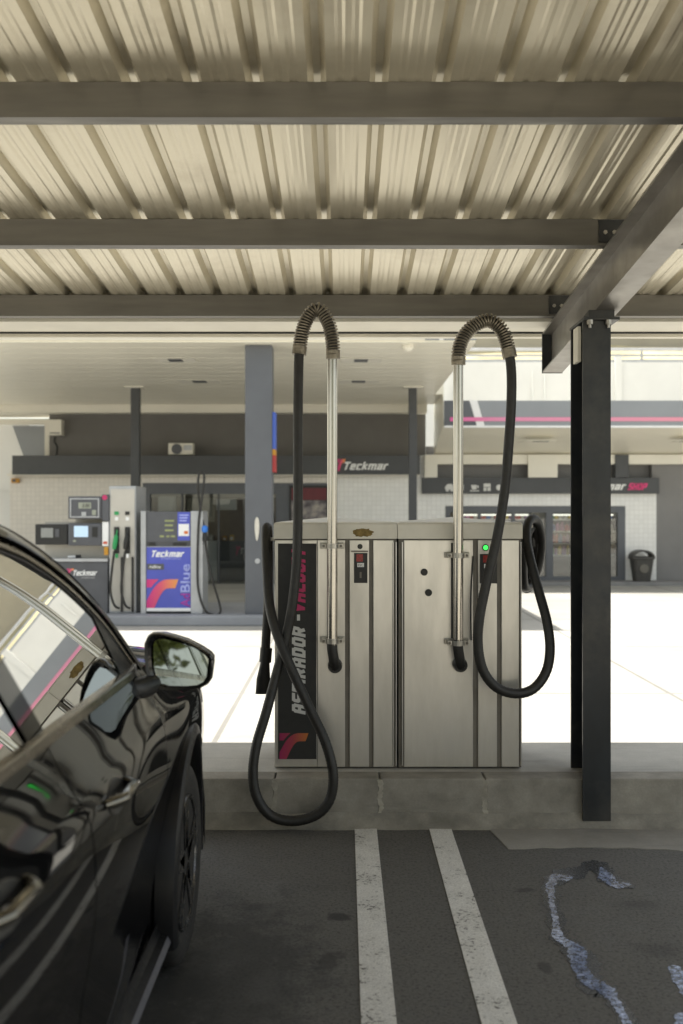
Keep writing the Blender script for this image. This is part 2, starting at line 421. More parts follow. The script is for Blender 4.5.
def block_text(body, name, m, parent, x0, x1, z0, z1, y, vertical=False, shear=.25, depth=.004, t=.2, gap=.1):
    """heavy squarish lettering from mitred strokes"""
    segs = []; cx = 0
    for ch in body:
        w, h, strokes = GL[ch]
        for st in strokes:
            P = [Vector((cx + t / 2 + p[0] * (w - t) if w > t + .05 else cx + w / 2, t / 2 + p[1] * (h - t))) for p in st]
            for a, c in zip(P, P[1:]):
                d = (c - a).normalized(); n_ = Vector((-d.y, d.x)) * t / 2; e = d * t * (.5 if abs(d.x) < .05 or abs(d.y) < .05 else .28)
                segs.append([a - e - n_, c + e - n_, c + e + n_, a - e + n_])
        cx += w + gap
    segs = [[Vector((p.x + shear * p.y, p.y)) for p in q] for q in segs]
    xs = [p.x for q in segs for p in q]; ys = [p.y for q in segs for p in q]
    ax, bx, ay, by = min(xs), max(xs), min(ys), max(ys); b = MB()
    for i, q in enumerate(segs):
        pts = []
        for p in q:
            u = (p.x - ax) / (bx - ax); v = (p.y - ay) / (by - ay)
            pts.append((x1 - v * (x1 - x0), z0 + u * (z1 - z0)) if vertical else (x0 + u * (x1 - x0), z0 + v * (z1 - z0)))
        b.prism(pts, 'y', y - depth * (1 + .04 * (i % 9)), y)
    return b.build(name, m, parent)
ARCH = [(0, 0), (0, .25), (.06, .38), (.12, .5), (.18, .62), (.25, .73), (.33, .83), (.42, .91), (.52, .97), (.64, 1), (1, 1), (.9, .69), (.70, .69), (.61, .67), (.54, .61), (.48, .53), (.42, .42), (.36, .29), (.24, 0)]
ARCH2 = [(0, .72), (0, 1), (.38, 1), (.28, .9), (.2, .8), (.14, .72)]
def emblem(name, m, parent, x0, x1, z0, z1, y, depth=.004):
    b = MB()
    for poly in (ARCH, ARCH2):
        b.prism([(x0 + p[0] * (x1 - x0), z0 + p[1] * (z1 - z0)) for p in poly], 'y', y - depth, y)
    return b.build(name, m, parent)

# ------------------------------------------------------------------ ground
GZ = -.35
o = MB().box(-250, 250, -250, 5.5, GZ - 1, GZ - .03).build('ground', mk_concrete('pale_ground', (.40, .375, .33), .15)); structure(o)
o = MB().box(-250, 250, 5.5, 250, GZ - 1, GZ).build('forecourt', forecourt_m); structure(o)
o = MB().box(-30, 9, .35, 5.09, GZ - .2, 0).build('parking_bay', asphalt); structure(o)
o = MB().box(-30, 30, -40, .345, GZ - .2, -.004).build('road', mk_concrete('pale_road', (.50, .465, .39), .15)); structure(o)  # unseen ground, made pale to bounce light into the bay
# concrete apron strip by the kerb on the right
apts = []
for i in range(40):
    t = i / 39; x = .78 + t * 3.2
    apts.append((x, 4.72 + (.06 * math.sin(9 * t) + random.uniform(-.012, .012)) - .16 * min(1, t * 1.6)))
o = MB().prism([(.72, 5.085)] + apts + [(3.98, 5.085)], 'z', 0, .004).build('concrete_apron', apron_m); structure(o)
# painted lines
for x0, x1 in ((.0535, .165), (.430, .541)):
    o = MB().box(x0, x1, 1.6, 5.03, 0, .004).build('road_marking', paint_m); structure(o)
# vacuum island with kerb stones
o = MB().box(-30, 9, 5.235, 5.905, GZ, .232).build('concrete_island', island_m); structure(o)
for i in range(-14, 9):
    x0 = -.355 + i * .539
    b = MB().box(x0 + .004, x0 + .535, 5.09, 5.235, -.05, .236, .008)
    o = b.build('kerb', kerb_m); structure(o)
# mortar fillet at kerb foot, joints
pr = [(5.0, 0.0005), (5.09, 0.045), (5.09, 0.0005)]
b = MB(); n = 90; rows = []
for i in range(n + 1):
    x = -8 + i * 12 / n; j = random.uniform(-.012, .012)
    rows.append([(x, 5.005 + j, .001), (x, 5.05 + j * .5, .022 + random.uniform(-.004, .004)), (x, 5.092, .062 + random.uniform(-.006, .006))])
b.grid(rows); o = b.build('kerb_mortar', mk_concrete('mortar', (.245, .23, .195), .5, .9, 4), smooth=True); structure(o)
b = MB()
for i in range(-10, 8):
    x0 = -.355 + i * .539; wj = random.uniform(.008, .022); a_ = c_ = 0; L_ = []; R_ = []
    for k in range(19):
        a_ = .7 * a_ + random.uniform(-.5, .5); c_ = .7 * c_ + random.uniform(-.5, .5); z_ = .058 + k * .0095
        L_.append((x0 - wj * max(.15, 1 + a_), z_)); R_.append((x0 + wj * max(.15, 1 + c_), z_))
    b.prism(L_ + R_[::-1], 'y', 5.0885, 5.12)
o = b.build('kerb_joint_mortar', mk_concrete('joint_mortar', (.36, .335, .28), .45, .85, 9)); structure(o)
# soapy water
def gpt(px, py): D = 1.6 * F / (py - CY); return X(px, D), D
damp_m = mat('damp_asphalt', (.028, .028, .029), .22, 0, .3, 30, rvar=.12, bmp=.25, bs=160)
def trail(pts, name, m=None, z=.0034):
    dense = [tuple(p) for p in catmull([(a, c, w) for a, c, w in pts], 14)]
    left = []; right = []; ja = jb = 0.
    for i, (px, py, w) in enumerate(dense):
        a = dense[max(0, i - 1)]; c = dense[min(len(dense) - 1, i + 1)]
        dx, dy = c[0] - a[0], (c[1] - a[1]) * 1.6; l = math.hypot(dx, dy) or 1
        nx, ny = -dy / l, dx / l
        ja = .72 * ja + random.uniform(-.24, .24); jb = .72 * jb + random.uniform(-.24, .24)
        e = min(1, .35 + i / 8, .35 + (len(dense) - 1 - i) / 8)
        q = w * e * max(.25, 1 + ja + random.uniform(-.08, .08)); q2 = w * e * max(.25, 1 + jb + random.uniform(-.08, .08))
        left.append(gpt(px + nx * q, py + ny * q * .55)); right.append(gpt(px - nx * q2, py - ny * q2 * .55))
    b = MB()
    b.grid([[(l[0], l[1], z), (r[0], r[1], z)] for l, r in zip(left, right)])
    o = b.build(name, m or foam_m); return structure(o)
trail([(573, 878, 3), (563, 879, 6), (554, 878, 5), (551, 888, 4), (552, 900, 3.5), (555, 918, 3), (558, 936, 5), (569, 944, 5), (577, 953, 8), (581, 970, 7), (592, 985, 8), (603, 988, 8), (611, 996, 6), (616, 1005, 4.5), (622, 1014, 4), (633, 1040, 6), (640, 1075, 8)], 'water_puddle')
trail([(601, 868, 2), (604, 876, 6), (612, 884, 6), (622, 886, 5), (631, 885, 2)], 'water_puddle')
trail([(668, 968, 3), (676, 972, 7), (682, 985, 6), (690, 1000, 6), (695, 1020, 5)], 'water_puddle')
trail([(676, 1014, 4), (684, 1022, 10), (694, 1034, 12)], 'water_puddle')

trail([(590, 862, 5), (576, 873, 10), (560, 876, 12), (551, 890, 9), (555, 918, 8), (562, 940, 11), (579, 958, 14), (592, 984, 14), (606, 990, 13), (618, 1006, 9), (636, 1045, 12), (644, 1080, 14)], 'damp_patch', damp_m, .0014)
trail([(588, 866, 8), (600, 868, 10), (610, 880, 10), (634, 888, 5)], 'damp_patch', damp_m, .0022)

# ------------------------------------------------------------------ carport
cp = thing('carport', (1.3, 5.2, 0), 'steel carport of grey purlins and beam with ribbed cream metal roof over the vacuum bay', 'carport')
SL = .0965
def zroof(y): return 2.92 + SL * (6.05 - y)
P = .2245; X0 = -.098
prof = []   # (dx, dz) of one pitch starting at pan centre
half = [(-.5 * P, .036), (-.5 * P + .013, .036), (-.5 * P + .034, 0), (-.046, 0), (-.035, .0035), (-.021, .0035), (-.010, 0), (.010, 0), (.021, .0035), (.035, .0035), (.046, 0), (.5 * P - .034, 0), (.5 * P - .013, .036), (.5 * P, .036)]
b = MB()
ys = [-.3, 1, 2.4, 3.6, 4.8, 6.0, 6.62]
for k in range(-36, 12):
    xc = X0 + P * (k + .5)
    if xc > 2.75 + P: break
    dzs = random.uniform(-.0008, .0015)
    b.grid([[(xc + dx, y, zroof(y) + .002 + dz + dzs) for dx, dz in half] for y in ys])
b.build('roof_sheet', sheet_m, cp, solid=.0012)
for D in (6.05, 4.87, 3.60, 2.35, 1.1, -.15):
    zt = zroof(D); zb = zt - .128
    prf = [(D, zb), (D, zt), (D + .07, zt), (D + .07, zt - .018), (D + .0665, zt - .018), (D + .0665, zt - .0035), (D + .0035, zt - .0035), (D + .0035, zb + .0035), (D + .0665, zb + .0035), (D + .0665, zb + .018), (D + .07, zb + .018), (D + .07, zb)]
    MB().prism([(p[0], p[1]) for p in prf], 'x', -8.3, 2.9).build('purlin', purlin_m, cp)
    # cleat with bolts next to the beam
    c = MB().box(1.245, 1.415, D - .008, D - .001, zb + .012, zt - .006).build('cleat', column_m, cp)
    bb = MB()
    for q in (1.275, 1.32):
        bb.cyl((q, D - .018, zb + .06), (q, D - .008, zb + .06), .011, 6)
    split_build(bb, 'bolt', bracket_m, c)
# inclined I beam
def ib(y, z): return (y, z)
yb0, yb1 = -.2, 6.385
def zbt(y): return 2.747 + SL * (6.4 - y)
H_ = .255
b = MB()
pf = [(1.274, 0), (1.400, 0), (1.400, -.010), (1.341, -.010), (1.341, -H_ + .010), (1.400, -H_ + .010), (1.400, -H_), (1.274, -H_), (1.274, -H_ + .010), (1.333, -H_ + .010), (1.333, -.010), (1.274, -.010)]
A_ = [(x, yb0, zbt(yb0) + z) for x, z in pf]; B_ = [(x, yb1, zbt(yb1) + z) for x, z in pf]
b.face(A_); b.face(B_)
for k in range(12): b.face([A_[k], A_[(k + 1) % 12], B_[(k + 1) % 12], B_[k]])
bo = b.build('beam', beam_m, cp)
MB().box(1.272, 1.402, 6.386, 6.398, zbt(6.4) - H_ - .001, zbt(6.4) + .001).build('end_plate', column_m, bo)
# column (H section), plate and bolts
cx0, cx1, cy0, cy1 = 1.2135, 1.3555, 5.055, 5.330
ztop = 2.572
b = MB()
xm_ = (cx0 + cx1) / 2; tf = .014; tw_ = .005
b.prism([(cx0, cy0), (cx1, cy0), (cx1, cy0 + tf), (xm_ + tw_, cy0 + tf), (xm_ + tw_, cy1 - tf), (cx1, cy1 - tf), (cx1, cy1), (cx0, cy1), (cx0, cy1 - tf), (xm_ - tw_, cy1 - tf), (xm_ - tw_, cy0 + tf), (cx0, cy0 + tf)], 'z', .03, ztop)
co_ = b.build('column', column_m, cp)
MB().box(1.215, 1.395, 5.03, 5.36, ztop + .001, ztop + .017, .002).build('cap_plate', column_m, cp)
bb = MB()
for q in (1.252, 1.345):
    bb.lathe([(.008, ztop - .04), (.008, ztop - .022), (.016, ztop - .022), (.016, ztop)], (q - .007, 5.037, 0), 'z', 8)
bb2 = bb; split_build(bb2, 'bolt', bracket_m, cp)
wz = zbt(5.2) - H_
MB().prism([(5.04, ztop + .017), (5.35, ztop + .017), (5.35, zbt(5.35) - H_), (5.04, zbt(5.04) - H_)], 'x', 1.24, 1.37).build('wedge', column_m, cp)
MB().box(1.196, 1.2125, 5.09, 5.19, 2.37, 2.55).build('junction_plate', lip_m, cp)
# second frame outside to the left
b = MB(); b.box(-6.6, -6.46, 5.055, 5.33, .03, ztop, .002); b.build('column', column_m, cp)
# gutter
b = MB()
gz = 2.778
b.prism([(6.16, 2.90), (6.16, gz), (6.52, gz), (6.52, gz + .006), (6.166, gz + .006), (6.166, 2.90)], 'x', -8.4, 2.95)
b.prism([(6.52, gz - .012), (6.534, gz - .012), (6.534, 2.90), (6.52, 2.90)], 'x', -8.4, 2.95)
g = b.build('gutter', lip_m, cp)
MB().box(-8.4, 2.95, 6.505, 6.519, gz - .011, gz - .0008).build('gutter_seal', column_m, g)
MB().box(-8.4, 2.95, 6.535, 6.60, gz - .028, 2.90).build('gutter_lip', lip_m, g)

# ------------------------------------------------------------------ vacuum cabinets
def cabinet(x0, x1, label):
    D0, D1, zb, zt = 5.302, 5.80, .238, 1.457
    t = thing('vacuum_cabinet', ((x0 + x1) / 2, 5.55, .236), label, 'vacuum machine', 'car vacuum machines on the island')
    MB().box(x0, x1, D0 + .004, D1, zb, zt, .003).build('cabinet_body', groove_m, t)
    xl0, xl1 = x0 - .004, x1 + .004
    b = MB(); xm, ym = (x0 + x1) / 2 - .02, 5.55
    y0, y1, z0, z1 = D0 - .012, D1 + .01, 1.4575, 1.545
    r = .012
    ring0 = [(xl0, y0, z0), (xl1, y0, z0), (xl1, y1, z0), (xl0, y1, z0)]
    ring1 = [(xl0, y0, z1 - r), (xl1, y0, z1 - r), (xl1, y1, z1 - r), (xl0, y1, z1 - r)]
    ring2 = [(xl0 + r, y0 + r, z1), (xl1 - r, y0 + r, z1), (xl1 - r, y1 - r, z1), (xl0 + r, y1 - r, z1)]
    rm = [(xl0 + .004, y0 + .004, z1 - r * .35), (xl1 - .004, y0 + .004, z1 - r * .35), (xl1 - .004, y1 - .004, z1 - r * .35), (xl0 + .004, y1 - .004, z1 - r * .35)]
    apex = (xm, ym, 1.572)
    seq = [ring0, ring1, rm, ring2]
    for A, B in zip(seq, seq[1:]):
        for k in range(4): b.face([A[k], A[(k + 1) % 4], B[(k + 1) % 4], B[k]])
    for k in range(4): b.face([ring2[k], ring2[(k + 1) % 4], apex])
    b.face(ring0[::-1])
    lid = b.build('lid', lid_m, t)
    return t, D0, lid
def face_panel(t, px0, px1, D0, name='front_panel', py0=540.2, py1=767):
    Df = D0 - .006
    return MB().box(X(px0, Df), X(px1, Df), Df, D0 + .006, Z(py1, Df), Z(py0, Df), .0025).build(name, steel_m, t)
def coin_unit(t, px0, px1, py0, py1, D0, ld=False):
    Df = D0 - .012
    c = MB().box(X(px0, Df), X(px1, Df), Df, D0 - .0065, Z(py1, Df), Z(py0, Df), .002).build('coin_unit', black_m, t)
    w = px1 - px0
    MB().box(X(px0 + w * .18, Df), X(px0 + w * .66, Df), Df - .003, Df - .0005, Z(py0 + 8.5, Df), Z(py0 + 1.2, Df)).build('display', red_m, c)
    MB().box(X(px0 + w * .24, Df), X(px0 + w * .74, Df), Df - .002, Df - .0005, Z(py0 + 14, Df), Z(py0 + 10, Df)).build('label_plate', whiteb_m, c)
    text('ESC', 'lettering', black_m, c, X(px0 + w * .30, Df), X(px0 + w * .68, Df), Z(py0 + 13.2, Df), Z(py0 + 10.8, Df), Df - .002, shear=0, bold=.0, depth=.001)
    b = MB()
    b.box(X(px0 + w * .42, Df), X(px0 + w * .56, Df), Df - .003, Df - .0005, Z(py0 + 25, Df), Z(py0 + 19, Df)); b.build('coin_slot', groove_m, c)
    return c
# left cabinet
tL, D0, lidL = cabinet(X(274.5, 5.3), X(396.5, 5.3), 'left stainless car vacuum cabinet with charcoal lettered side panel and rust mark on its lid')
Df = D0 - .006
face_panel(tL, 275, 317, D0)
face_panel(tL, 317.4, 345, D0); face_panel(tL, 349.5, 369, D0); face_panel(tL, 373.2, 393.5, D0)
pn = MB().box(X(278, Df), X(316.5, Df), Df - .003, Df - .0005, Z(759, Df), Z(543.5, Df)).build('decal_panel', panel_m, tL)
block_text('ASPIRADOR', 'lettering', white_m, pn, X(292, Df), X(305.5, Df), Z(714.5, Df), Z(626, Df), Df - .003, True, .2, .0015, .23, .1)
MB().box(X(297, Df), X(300, Df), Df - .0045, Df - .003, Z(620.5, Df), Z(614.5, Df)).build('lettering', white_m, pn)
block_text('VACUUM', 'lettering', pink_m, pn, X(291.5, Df), X(305.5, Df), Z(611, Df), Z(549, Df), Df - .003, True, .2, .0015, .23, .1)
emblem('emblem', archd_m, pn, X(279.5, Df), X(308.5, Df), Z(759, Df), Z(733, Df), Df - .003, .0015)
coin_unit(tL, 354, 367.5, 553, 583, D0)
MB().cyl((X(360, D0), Df - .006, Z(546.5, D0)), (X(360, D0), Df + .002, Z(546.5, D0)), .014, 16).build('lock', black_m, tL)
MB().box(X(351, Df), X(368, Df), Df - .008, Df - .0005, Z(552, Df), Z(550.6, Df)).build('coin_hood', groove_m, tL)
rp = []
for i in range(30):
    a = i / 30 * 2 * math.pi; q = random.uniform(.82, 1.12)
    rp.append((X(362.5 + 12.5 * math.cos(a) * (abs(math.cos(a)) ** -.25 if abs(math.cos(a)) > .2 else 1) * q * .85, 5.29), Z(532.5 - 4.2 * math.sin(a) * q, 5.29)))
MB().prism(rp, 'y', 5.2885, 5.2895).build('rust_mark', rust_m, lidL)
# right cabinet
tR, D0, lidR = cabinet(X(398.5, 5.3), X(521.5, 5.3), 'right stainless car vacuum cabinet with two black knobs and a glowing green light')
face_panel(tR, 404, 473, D0); face_panel(tR, 478, 497, D0); face_panel(tR, 501.5, 519, D0)
coin_unit(tR, 480, 497.3, 554, 583.5, D0)
for px, py in ((424, 572), (428.3, 592.5)):
    MB().lathe([(.019, 0), (.019, .006), (.015, .009), (.006, .009)], (X(px, D0), 5.295 - .009, Z(py, D0)), 'y', 18).build('knob', black_m, tR, True)
lb = MB().lathe([(.018, -.004), (.018, .004)], (X(485.3, D0), 5.293, Z(547.5, D0)), 'y', 18).build('lamp_bezel', black_m, tR)
MB().lathe([(.012, -.008), (.013, -.004), (.013, .0)], (X(485.3, D0), 5.293, Z(547.5, D0)), 'y', 18).build('green_light', led_m, lb, True)
for t, xs in ((tL, (275.5, 393, 396)), (tR, (402.3, 520.8))):
    b = MB()
    for q in xs: b.cyl((X(q, 5.3), 5.296, .25), (X(q, 5.3), 5.296, 1.44), .004, 8)
    split_build(b, 'edge_trim', steel_m, t, True)
    # feet
    b = MB()
    bx = t.location.x
    b.box(bx - .31, bx + .31, 5.33, 5.78, .2325, .2385); b.build('base_plate', groove_m, t)
# pole + elbow + spring + hose: one hose assembly per cabinet
def hose_assembly(px_pole, py_top, side, port, brpy, hpts, label, spring_pts, nmain):
    Dp = 5.215
    xp = X(px_pole, Dp)
    zt, zb = Z(py_top, Dp), Z(645, Dp)
    t = thing('vacuum_hose', (xp, Dp, zb), label, 'vacuum hose', 'hoses of the car vacuum machines')
    MB().tube([(xp, Dp, zb), (xp, Dp, zt)], .0268, 20).build('pole', chrome_m, t, True)
    # elbow
    xq, zq = X(port[0], 5.25), Z(port[1], 5.27)
    path = catmull([(xp, Dp, zb + .03), (xp, Dp, zb - .02), (xp + (xq - xp) * .55, Dp + .005, zb - .075), (xq, Dp + .03, zq + .0), (xq, 5.295, zq)], 6)
    b = MB().tube(path, .027, 16); b.lathe([(.035, -.02), (.038, .0), (.038, .045)], (xq, 5.25, zq), 'y', 22)
    b.build('elbow', rubber_m, t, True)
    # brackets
    for py in brpy:
        z = Z(py, Dp)
        b = MB(); b.box(xp - .066, xp + .066, 5.276, 5.2945, z - .015, z + .015, .002)
        b.lathe([(.0275, z - .013), (.033, z - .013), (.033, z + .013), (.0275, z + .013)], (xp, Dp, 0), 'z', 20)
        b.box(xp - .055, xp - .035, 5.235, 5.278, z - .012, z + .012); b.box(xp + .035, xp + .055, 5.235, 5.278, z - .012, z + .012)
        b.box(xp - .055, xp - .028, Dp - .004, 5.238, z - .012, z + .012, .002); b.box(xp + .028, xp + .055, Dp - .004, 5.238, z - .012, z + .012, .002)
        br = b.build('bracket', bracket_m, t)
        b = MB()
        for s in (-1, 1): b.cyl((xp + s * .045, Dp - .012, z), (xp + s * .045, Dp - .004, z), .007, 8)
        split_build(b, 'bolt', groove_m, br)
    # hose
    path = catmull([(X(a, d), d, Z(c, d)) for a, c, d in hpts], 10)
    # fine ribs on the hose: alternate radius
    L = 0; dense = []
    for a, c in zip(path, path[1:]):
        nn = max(1, int((c - a).length / .006))
        for k in range(nn): dense.append(a.lerp(c, k / nn))
    dense.append(path[-1])
    MB().tube(dense, [.0262 if i % 2 else .0248 for i in range(len(dense))], 14).build('hose', rubber_m, t, True)
    # spring: helix round the upper bend
    sp = catmull([(X(a, d), d, Z(c, d)) for a, c, d in spring_pts], 24)
    ln = [0]
    for a, c in zip(sp, sp[1:]): ln.append(ln[-1] + (c - a).length)
    tot = ln[-1]; turns = int(tot / .0148); N = turns * 16; helix = []; j = 0
    u = Vector((0, 1, 0))
    for i in range(N + 1):
        s = tot * i / N
        while j < len(ln) - 2 and ln[j + 1] < s: j += 1
        f = (s - ln[j]) / max(1e-9, ln[j + 1] - ln[j]); p = sp[j].lerp(sp[j + 1], f); tg = (sp[j + 1] - sp[j]).normalized()
        w = tg.cross(u).normalized(); a = i / 16 * 2 * math.pi
        helix.append(p + (u * math.cos(a) + w * math.sin(a)) * .0335)
    b = MB().tube(helix, .0053, 7)
    for e, q in ((sp[0], sp[3]), (sp[-1], sp[-4])):
        d = (q - e).normalized(); b.tube([e - d * .015, e + d * .03], .0375, 18)
    b.build('spring', spring_m, t, True)
    return t
SL_ = [(333.0, 356, 5.215), (332.3, 340, 5.21), (328, 322, 5.205), (317.5, 309, 5.20), (307, 319, 5.195), (301.5, 336, 5.19), (299.3, 352, 5.185)]
left_hose = SL_[:] + [(298.6, 370, 5.18), (298, 420, 5.17), (298, 500, 5.165), (297, 554, 5.16), (293, 600, 5.15), (286.5, 636, 5.145), (277, 672, 5.12), (266, 713, 5.06), (256.5, 745, 5.02), (253, 772, 4.995), (256.5, 796, 4.985), (270, 815, 4.98), (292, 821, 4.98), (316, 815, 4.98), (330, 799, 4.985), (333, 773, 4.99), (325, 741, 5.01), (309, 707, 5.05), (291.5, 669, 5.085), (277, 634, 5.13), (269.5, 604, 5.20), (267, 568, 5.29), (266, 541, 5.37), (266, 530, 5.42), (267, 527, 5.46), (268, 533, 5.50), (268.5, 560, 5.52), (268, 600, 5.52), (266, 640, 5.52), (265.5, 650, 5.52)]
hL = hose_assembly(332.3, 352, -1, (335, 665.5), (546, 641), left_hose, 'black vacuum hose on the left chrome pole, its loop hanging past the kerb', SL_, 0)
# nozzle of left hose
xn = X(264.5, 5.52)
b = MB(); b.tube([(xn + .01, 5.52, Z(648, 5.52)), (xn + .004, 5.52, Z(662, 5.52))], .034, 14); b.build('cuff', black_m, hL, True)
b = MB(); rows = []
for f, wx, wy in ((0, .024, .024), (.25, .03, .02), (.55, .038, .014), (1, .036, .01)):
    zc = Z(660, 5.52) + (Z(694, 5.52) - Z(660, 5.52)) * f; xc = xn + .004 - .018 * f
    rows.append([(xc + wx * math.cos(a / 12 * 2 * math.pi), 5.52 + wy * math.sin(a / 12 * 2 * math.pi), zc) for a in range(13)])
b.grid(rows); b.face([Vector(p) for p in rows[-1][:12]]); b.build('nozzle', black_m, hL, True)
# hook holding the left hose, attached to cabinet
b = MB(); b.box(X(263, 5.45), X(275.2, 5.45), 5.43, 5.49, Z(541, 5.45), Z(537.5, 5.45), .002)
b.build('hose_hook', bracket_m, tL)
SR_ = [(458.4, 362, 5.215), (459, 350, 5.21), (463, 338, 5.205), (472.5, 327, 5.20), (488, 320.5, 5.195), (500, 328, 5.19), (506, 340, 5.185), (509.5, 355, 5.18)]
right_hose = SR_[:] + [(511.5, 375, 5.175), (511.2, 405, 5.17), (509, 440, 5.165), (505, 488, 5.155), (497, 538, 5.14), (487, 580, 5.12), (479.5, 618, 5.10), (478, 645, 5.10), (483, 670, 5.10), (496, 687, 5.11), (515, 693.5, 5.12), (533, 689, 5.14), (546, 672, 5.17), (550, 649, 5.20), (547, 622, 5.24), (539, 592, 5.30), (531, 562, 5.36), (527, 543, 5.42), (527, 527, 5.46), (531, 519.5, 5.5), (537, 521.5, 5.55), (541, 535, 5.60), (541, 552, 5.64), (537, 571, 5.66), (530, 585, 5.64), (524.5, 586, 5.58), (523, 570, 5.53), (524, 548, 5.53), (528, 533, 5.55), (533, 527, 5.58), (537.5, 537, 5.62), (539.5, 556, 5.68), (535, 575, 5.72), (527, 589, 5.72), (523, 578, 5.66), (524.5, 556, 5.62), (529, 536, 5.62), (534, 524, 5.66), (539, 532, 5.7), (541, 552, 5.74), (536, 574, 5.76), (530, 578, 5.74), (528, 560, 5.72), (531, 540, 5.72), (535, 536, 5.74), (536.5, 552, 5.76), (533, 570, 5.78)]
hR = hose_assembly(458.2, 360, 1, (460.5, 664.5), (555.5, 643), right_hose, 'black vacuum hose on the right chrome pole, coiled at the cabinet side', SR_, 0)
b = MB(); b.box(X(521, 5.5), X(533, 5.5), 5.49, 5.54, Z(528, 5.5), Z(524.5, 5.5), .002); b.build('hose_hook', bracket_m, tR)
b = MB(); b.box(X(451, 5.296), X(455, 5.296), 5.285, 5.3, Z(640, 5.3), Z(543, 5.3)); b.build('pole_shadow_strip', black_m, tR)  # dark strip standing in for the shade behind the pole
b = MB(); b.tube(catmull([(X(473, 5.29), 5.285, Z(556, 5.29)), (X(470.5, 5.29), 5.28, Z(600, 5.29)), (X(471, 5.29), 5.28, Z(640, 5.29))], 8), .004, 8); b.build('cable', black_m, tR, True)

# ------------------------------------------------------------------ fuel station canopy
CZ = 4.5
fc = thing('fuel_canopy', (-1.4, 17.3, GZ), 'large cream fuel station canopy with flat ceiling on slate columns behind the vacuum machines', 'canopy')
b = MB(); b.box(-13, 2.25, 17.0, 26.9, CZ, CZ + .45)
ceil = b.build('ceiling', cream_m, fc)
MB().box(2.2505, 2.434, 24.5, 26.8, CZ, CZ + .4).build('ceiling_sun_block', cream_m, fc)  # filler strip added to keep the sun off the shop canopy end wall
b = MB()
for i in range(16): b.box(-13, 2.25, 17.55 + i * .6, 17.556 + i * .6, CZ - .004, CZ - .0005)
b.build('ceiling_seam', creamt_m, ceil)
b = MB(); b.box(-13, 1.38, 16.94, 16.997, CZ + .035, CZ + .95); b.build('fascia', creamt_m, fc)
b = MB(); b.box(1.386, 1.62, 16.94, 16.997, CZ + .035, CZ + .95); b.box(1.70, 2.26, 16.94, 16.997, CZ + .035, CZ + .95); b.build('fascia_panel', fascia_m, fc)
b = MB(); b.prism([(1.624, CZ + .035), (1.696, CZ + .035), (1.696, CZ + .95), (1.624, CZ + .95)], 'y', 16.94, 16.997); b.build('fascia_stripe', whiteb_m, fc)
def canopy_col(px0, px1, D, dep, m, base):
    b = MB().box(X(px0, D), X(px1, D), D, D + dep, base, CZ + (0 if D > 17 else .9), .01)
    return b.build('column', m, fc)
ISZ = GZ + .175
cc = MB().box(X(245, 17.25), X(272, 17.25), 17.25, 17.7, ISZ, CZ, .012).build('column', slate_m, fc)
b = MB(); pl = [(X(257 + 3 * math.cos(k / 16 * 6.2832) * (.75 + .25 * math.sin(k / 16 * 6.2832)), 17.24), Z(529 - 12 * math.sin(k / 16 * 6.2832), 17.24)) for k in range(16)]
b.prism(pl, 'y', 17.225, 17.249); b.build('column_plate', lid_m, cc)
MB().lathe([(.045, 0), (.045, .02)], (X(257.5, 17.24), 17.229, Z(561, 17.24)), 'y', 16).build('column_plate', lgrey_m, cc)
cc2 = MB().box(X(130.5, 23), X(139, 23), 23, 23.22, GZ, CZ, .01).build('column', slated_m, fc)
cc3 = MB().box(X(409, 23), X(417, 23), 23, 23.2, GZ, CZ, .01).build('column', slated_m, fc)
for px in (130.5, 409): MB().box(X(px - 5, 23), X(px + 13.5, 23), 22.9, 23.3, CZ - .03, CZ - .001).build('column_head', creamt_m, fc)
for px, py in ((175.5, 359.7), (199.5, 381), (361, 360), (358.5, 381)):
    D = 2.9 * F / (CY - py); w = .26 if py < 370 else .3
    fr = MB().box(X(px, D) - w * 1.5, X(px, D) + w * 1.5, D - .3, D + .3, CZ - .012, CZ - .004).build('ceiling_lamp', creamt_m, fc)
    MB().box(X(px, D) - w * .5, X(px, D) + w * .5, D - .16, D + .16, CZ - .02, CZ - .0125).build('lamp_opening', dgrey_m, fr)
D = 2.9 * F / (CY - 341.5)
MB().lathe([(.10, 0), (.10, -.05), (.07, -.09), (.02, -.11)], (X(408, D + .4), D + .4, CZ - .001), 'z', 16).build('camera_dome', creamt_m, fc, True)
# banner blade on column
bn = thing('banner_sign', (X(273.5, 17.3), 17.35, 2.2), 'narrow blue white and red banner blade on the right edge of the large slate column', 'sign')
xa, xb = X(272.3, 17.3), X(275.3, 17.3)
MB().box(xa, xb, 17.3, 17.65, Z(449, 17.3), Z(412, 17.3)).build('upper_panel', mat('banner_blue', (.06, .12, .48), .5), bn)
MB().box(xa, xb, 17.3, 17.65, Z(455, 17.3), Z(449.2, 17.3)).build('middle_panel', orange_m, bn)
MB().box(xa, xb, 17.3, 17.65, Z(472, 17.3), Z(455.2, 17.3)).build('lower_panel', mat('banner_red', (.42, .04, .04), .5), bn)

# fuel island
o = MB().box(-14, 2.6, 17.0, 19.6, GZ, ISZ, .03).build('fuel_island', mk_concrete('fuel_island_concrete', (.30, .31, .33), .15)); structure(o)

